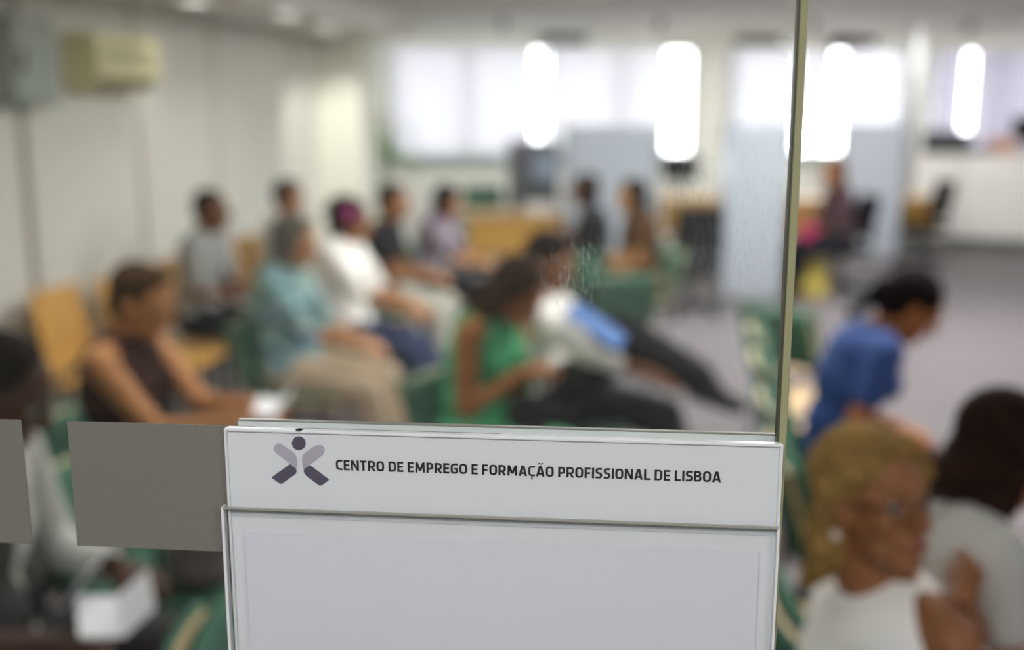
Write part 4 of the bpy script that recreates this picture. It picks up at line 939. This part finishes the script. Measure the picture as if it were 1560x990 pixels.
# emblem
emb_d, emb_l = mat('dark_violet_print', (84, 78, 96), .5), mat('pale_violet_print', (178, 172, 182), .5)
OFF = .0052
def flat_poly(pts, z):
    bm = bmesh.new(); vs = [bm.verts.new((u, z, v)) for u, v in pts]; f = bm.faces.new(vs); bmesh.ops.triangulate(bm, faces=[f]); return bm
def zpoly(pts): return [(gl(380+x/8.25, 640+y/8.25, OFF)[0], V(gl(380+x/8.25, 640+y/8.25, OFF)[1])) for x, y in pts]
em = obj('emblem', flat_poly(zpoly([(620+88*math.cos(t), 290+88*math.sin(t)) for t in [k*math.pi/20 for k in range(40)]]), -OFF), emb_d, sh_)
LA = [(305, 350), (315, 322), (340, 299), (372, 291), (405, 302), (540, 393), (575, 422), (592, 458), (600, 500), (603, 560), (597, 614), (585, 600), (510, 548), (330, 412), (309, 385)]
LL = [(510, 550), (580, 600), (592, 630), (590, 655), (575, 680), (412, 795), (398, 802), (384, 797), (288, 732), (281, 718), (291, 706)]
RA = [(946, 375), (940, 345), (920, 322), (887, 310), (850, 313), (820, 325), (700, 405), (672, 435), (662, 475), (664, 560), (678, 622), (690, 608), (760, 560), (925, 435), (943, 405)]
RL = [(762, 562), (992, 735), (1000, 748), (995, 758), (905, 818), (890, 825), (875, 818), (715, 700), (690, 668), (680, 640), (690, 610)]
for pts, m_, dz in ((LA, emb_l, .00002), (RA, emb_l, .00002), (LL, emb_d, .00004), (RL, emb_d, .00004)):
    obj('emblem_limb', flat_poly(zpoly(pts), -OFF-dz), m_, em)
# lettering: squarish rounded capitals drawn as strokes
ST = .185
def fillet(pts, r, closed=False):
    out = []; n = len(pts)
    for k in range(n):
        if not closed and k in (0, n-1): out.append(Vector(pts[k])); continue
        p, a_, b_ = Vector(pts[k]), Vector(pts[k-1]), Vector(pts[(k+1) % n]); da, db = (a_-p), (b_-p); rr = min(r, da.length*.5, db.length*.5)
        A, Bq = p+da.normalized()*rr, p+db.normalized()*rr
        for q in range(7): t = q/6; out.append(A*(1-t)**2 + p*2*t*(1-t)*.93 + p*0 + Bq*t*t + p*(2*t*(1-t)*.07))
    if closed: out.append(out[0].copy())
    return out
h = ST/2; T1 = 1-h
def GLY(c):
    w = {'I': ST, 'M': .86, 'O': .66, 'N': .68, 'A': .68, 'Ã': .68, 'D': .64, 'G': .63, 'T': .56, 'E': .52, 'F': .50, 'L': .50, 'S': .56, 'C': .56, 'Ç': .56, 'P': .58, 'R': .62, 'B': .61}[c]
    x0, x1 = h, w-h; S = []; m = .5
    if c in 'CÇ': S.append((fillet([(w, T1), (x0, T1), (x0, h), (w, h)], .26), 0))
    if c == 'Ç': S.append((fillet([(w*.55, 0), (w*.55, -.13), (w*.62, -.24), (w*.36, -.24)], .07), 0))
    if c == 'G': S.append((fillet([(w-.03, T1), (x0, T1), (x0, h), (x1, h), (x1, .47)], .26), 0)); S.append(([(x1+h, .47), (w*.50, .47)], 0))
    if c == 'O': S.append((fillet([(x0, T1), (x1, T1), (x1, h), (x0, h)], .26, True), 1))
    if c == 'E': S += [([(x0, 0), (x0, 1)], 0), ([(x0, T1), (w, T1)], 0), ([(x0, m), (w*.93, m)], 0), ([(x0, h), (w, h)], 0)]
    if c == 'F': S += [([(x0, 0), (x0, 1)], 0), ([(x0, T1), (w, T1)], 0), ([(x0, .47), (w*.92, .47)], 0)]
    if c == 'L': S += [([(x0, 0), (x0, 1)], 0), ([(x0, h), (w, h)], 0)]
    if c == 'I': S += [([(x0, 0), (x0, 1)], 0)]
    if c == 'T': S += [([(0, T1), (w, T1)], 0), ([(w/2, 0), (w/2, 1)], 0)]
    if c == 'N': S += [([(x0, 0), (x0, 1)], 0), ([(x1, 0), (x1, 1)], 0), ([(x0, 1-.02), (x1, .02)], 0)]
    if c == 'M': S += [([(x0+.02, 0), (x0+.05, 1)], 0), ([(x1-.02, 0), (x1-.05, 1)], 0), ([(x0+.05, .97), (w/2, .20)], 0), ([(x1-.05, .97), (w/2, .20)], 0)]
    if c == 'D': S += [([(x0, 0), (x0, 1)], 0), (fillet([(x0, T1), (x1, T1), (x1, h), (x0, h)], .30), 0)]
    if c in 'PR': S += [([(x0, 0), (x0, 1)], 0), (fillet([(x0, T1), (x1, T1), (x1, .40), (x0, .40)], .22), 0)]
    if c == 'R': S += [([(w*.48, .42), (x1+.03, 0)], 0)]
    if c == 'B': S += [([(x0, 0), (x0, 1)], 0), (fillet([(x0, T1), (x1-.03, T1), (x1-.03, .52), (x0, .52)], .2), 0), (fillet([(x0, .52), (x1, .52), (x1, h), (x0, h)], .22), 0)]
    if c == 'S': S.append((fillet([(w-.03, T1), (x0, T1), (x0, .51), (x1, .49), (x1, h), (.01, h)], .2), 0))
    if c in 'AÃ': S += [([(h*.8, 0), (w/2-.03, 1)], 0), ([(w-h*.8, 0), (w/2+.03, 1)], 0), ([(w*.22, .27), (w*.78, .27)], 0)]
    if c == 'Ã': S.append((fillet([(w*.18, 1.16), (w*.36, 1.27), (w*.62, 1.17), (w*.82, 1.28)], .1), 0))
    return w, S
TEXT = 'CENTRO DE EMPREGO E FORMAÇÃO PROFISSIONAL DE LISBOA'; GAP, SPC = .105, .36
x = 0; strokes = []
for c_ in TEXT:
    if c_ == ' ': x += SPC-GAP; continue
    w, S = GLY(c_)
    for pts, cl in S: strokes.append(([Vector((p[0]+x, p[1])) for p in pts], cl, .11 if (c_ in 'ÇÃ' and (pts[0][1] > 1.1 or pts[0][1] <= 0 and len(pts) > 4)) else ST))
    x += w+GAP
TW = x-GAP
uA, vA = gl(512, 716.5, OFF); uB, vB = gl(1098, 734, OFF); capA = gl(516, 698, OFF)[1]-gl(516, 716, OFF)[1]
sx = (uB-uA)/TW; base = V((vA+vB)/2); cap = capA*.875
print('text', sx, cap, TW, 'u,v', uA, vA, uB, vB, 'sign', xl, xr, pl_, pr_, zt, zp)
bm = bmesh.new()
for pts, cl, st in strokes:
    n = len(pts); L_, R_ = [], []
    for k, p in enumerate(pts):
        a_ = pts[k-1] if k else (pts[-2] if cl else pts[0]); b_ = pts[k+1] if k < n-1 else (pts[1] if cl else pts[-1])
        d = (b_-a_); d = d.normalized() if d.length else Vector((1, 0)); nn = Vector((-d.y, d.x))*st/2
        f = lambda q: bm.verts.new((uA+q.x*sx, -OFF-.00003, base+q.y*cap))
        L_.append(f(p+nn)); R_.append(f(p-nn))
    for k in range(n-1): bm.faces.new((L_[k], L_[k+1], R_[k+1], R_[k]))
obj('lettering', bm, mat('black_print', (20, 21, 26), .5), sh_)
# second plate on the far side of the glass, its top showing above the sign
bt = V((gl(366, 640, -TH-.001)[1]+gl(1184, 659, -TH-.001)[1])/2); bl_, br_ = gl(363, 645, -TH-.001)[0], gl(1185, 664, -TH-.001)[0]
rs = thing('rear_sign_plate', 'greenish white acrylic plate behind the glass, its top edge above the sign', 'sign', G0+Vector((0, 0, 1.05)), -GY)
obj('plate', box(*span((bl_, TH+.0006, zb), (br_, TH+.004, bt-.0012))), back_m, rs)
obj('plate_edge', box(*span((bl_, TH+.0006, bt-.0012), (br_, TH+.004, bt))), edge_g, rs, bevel=.0004)
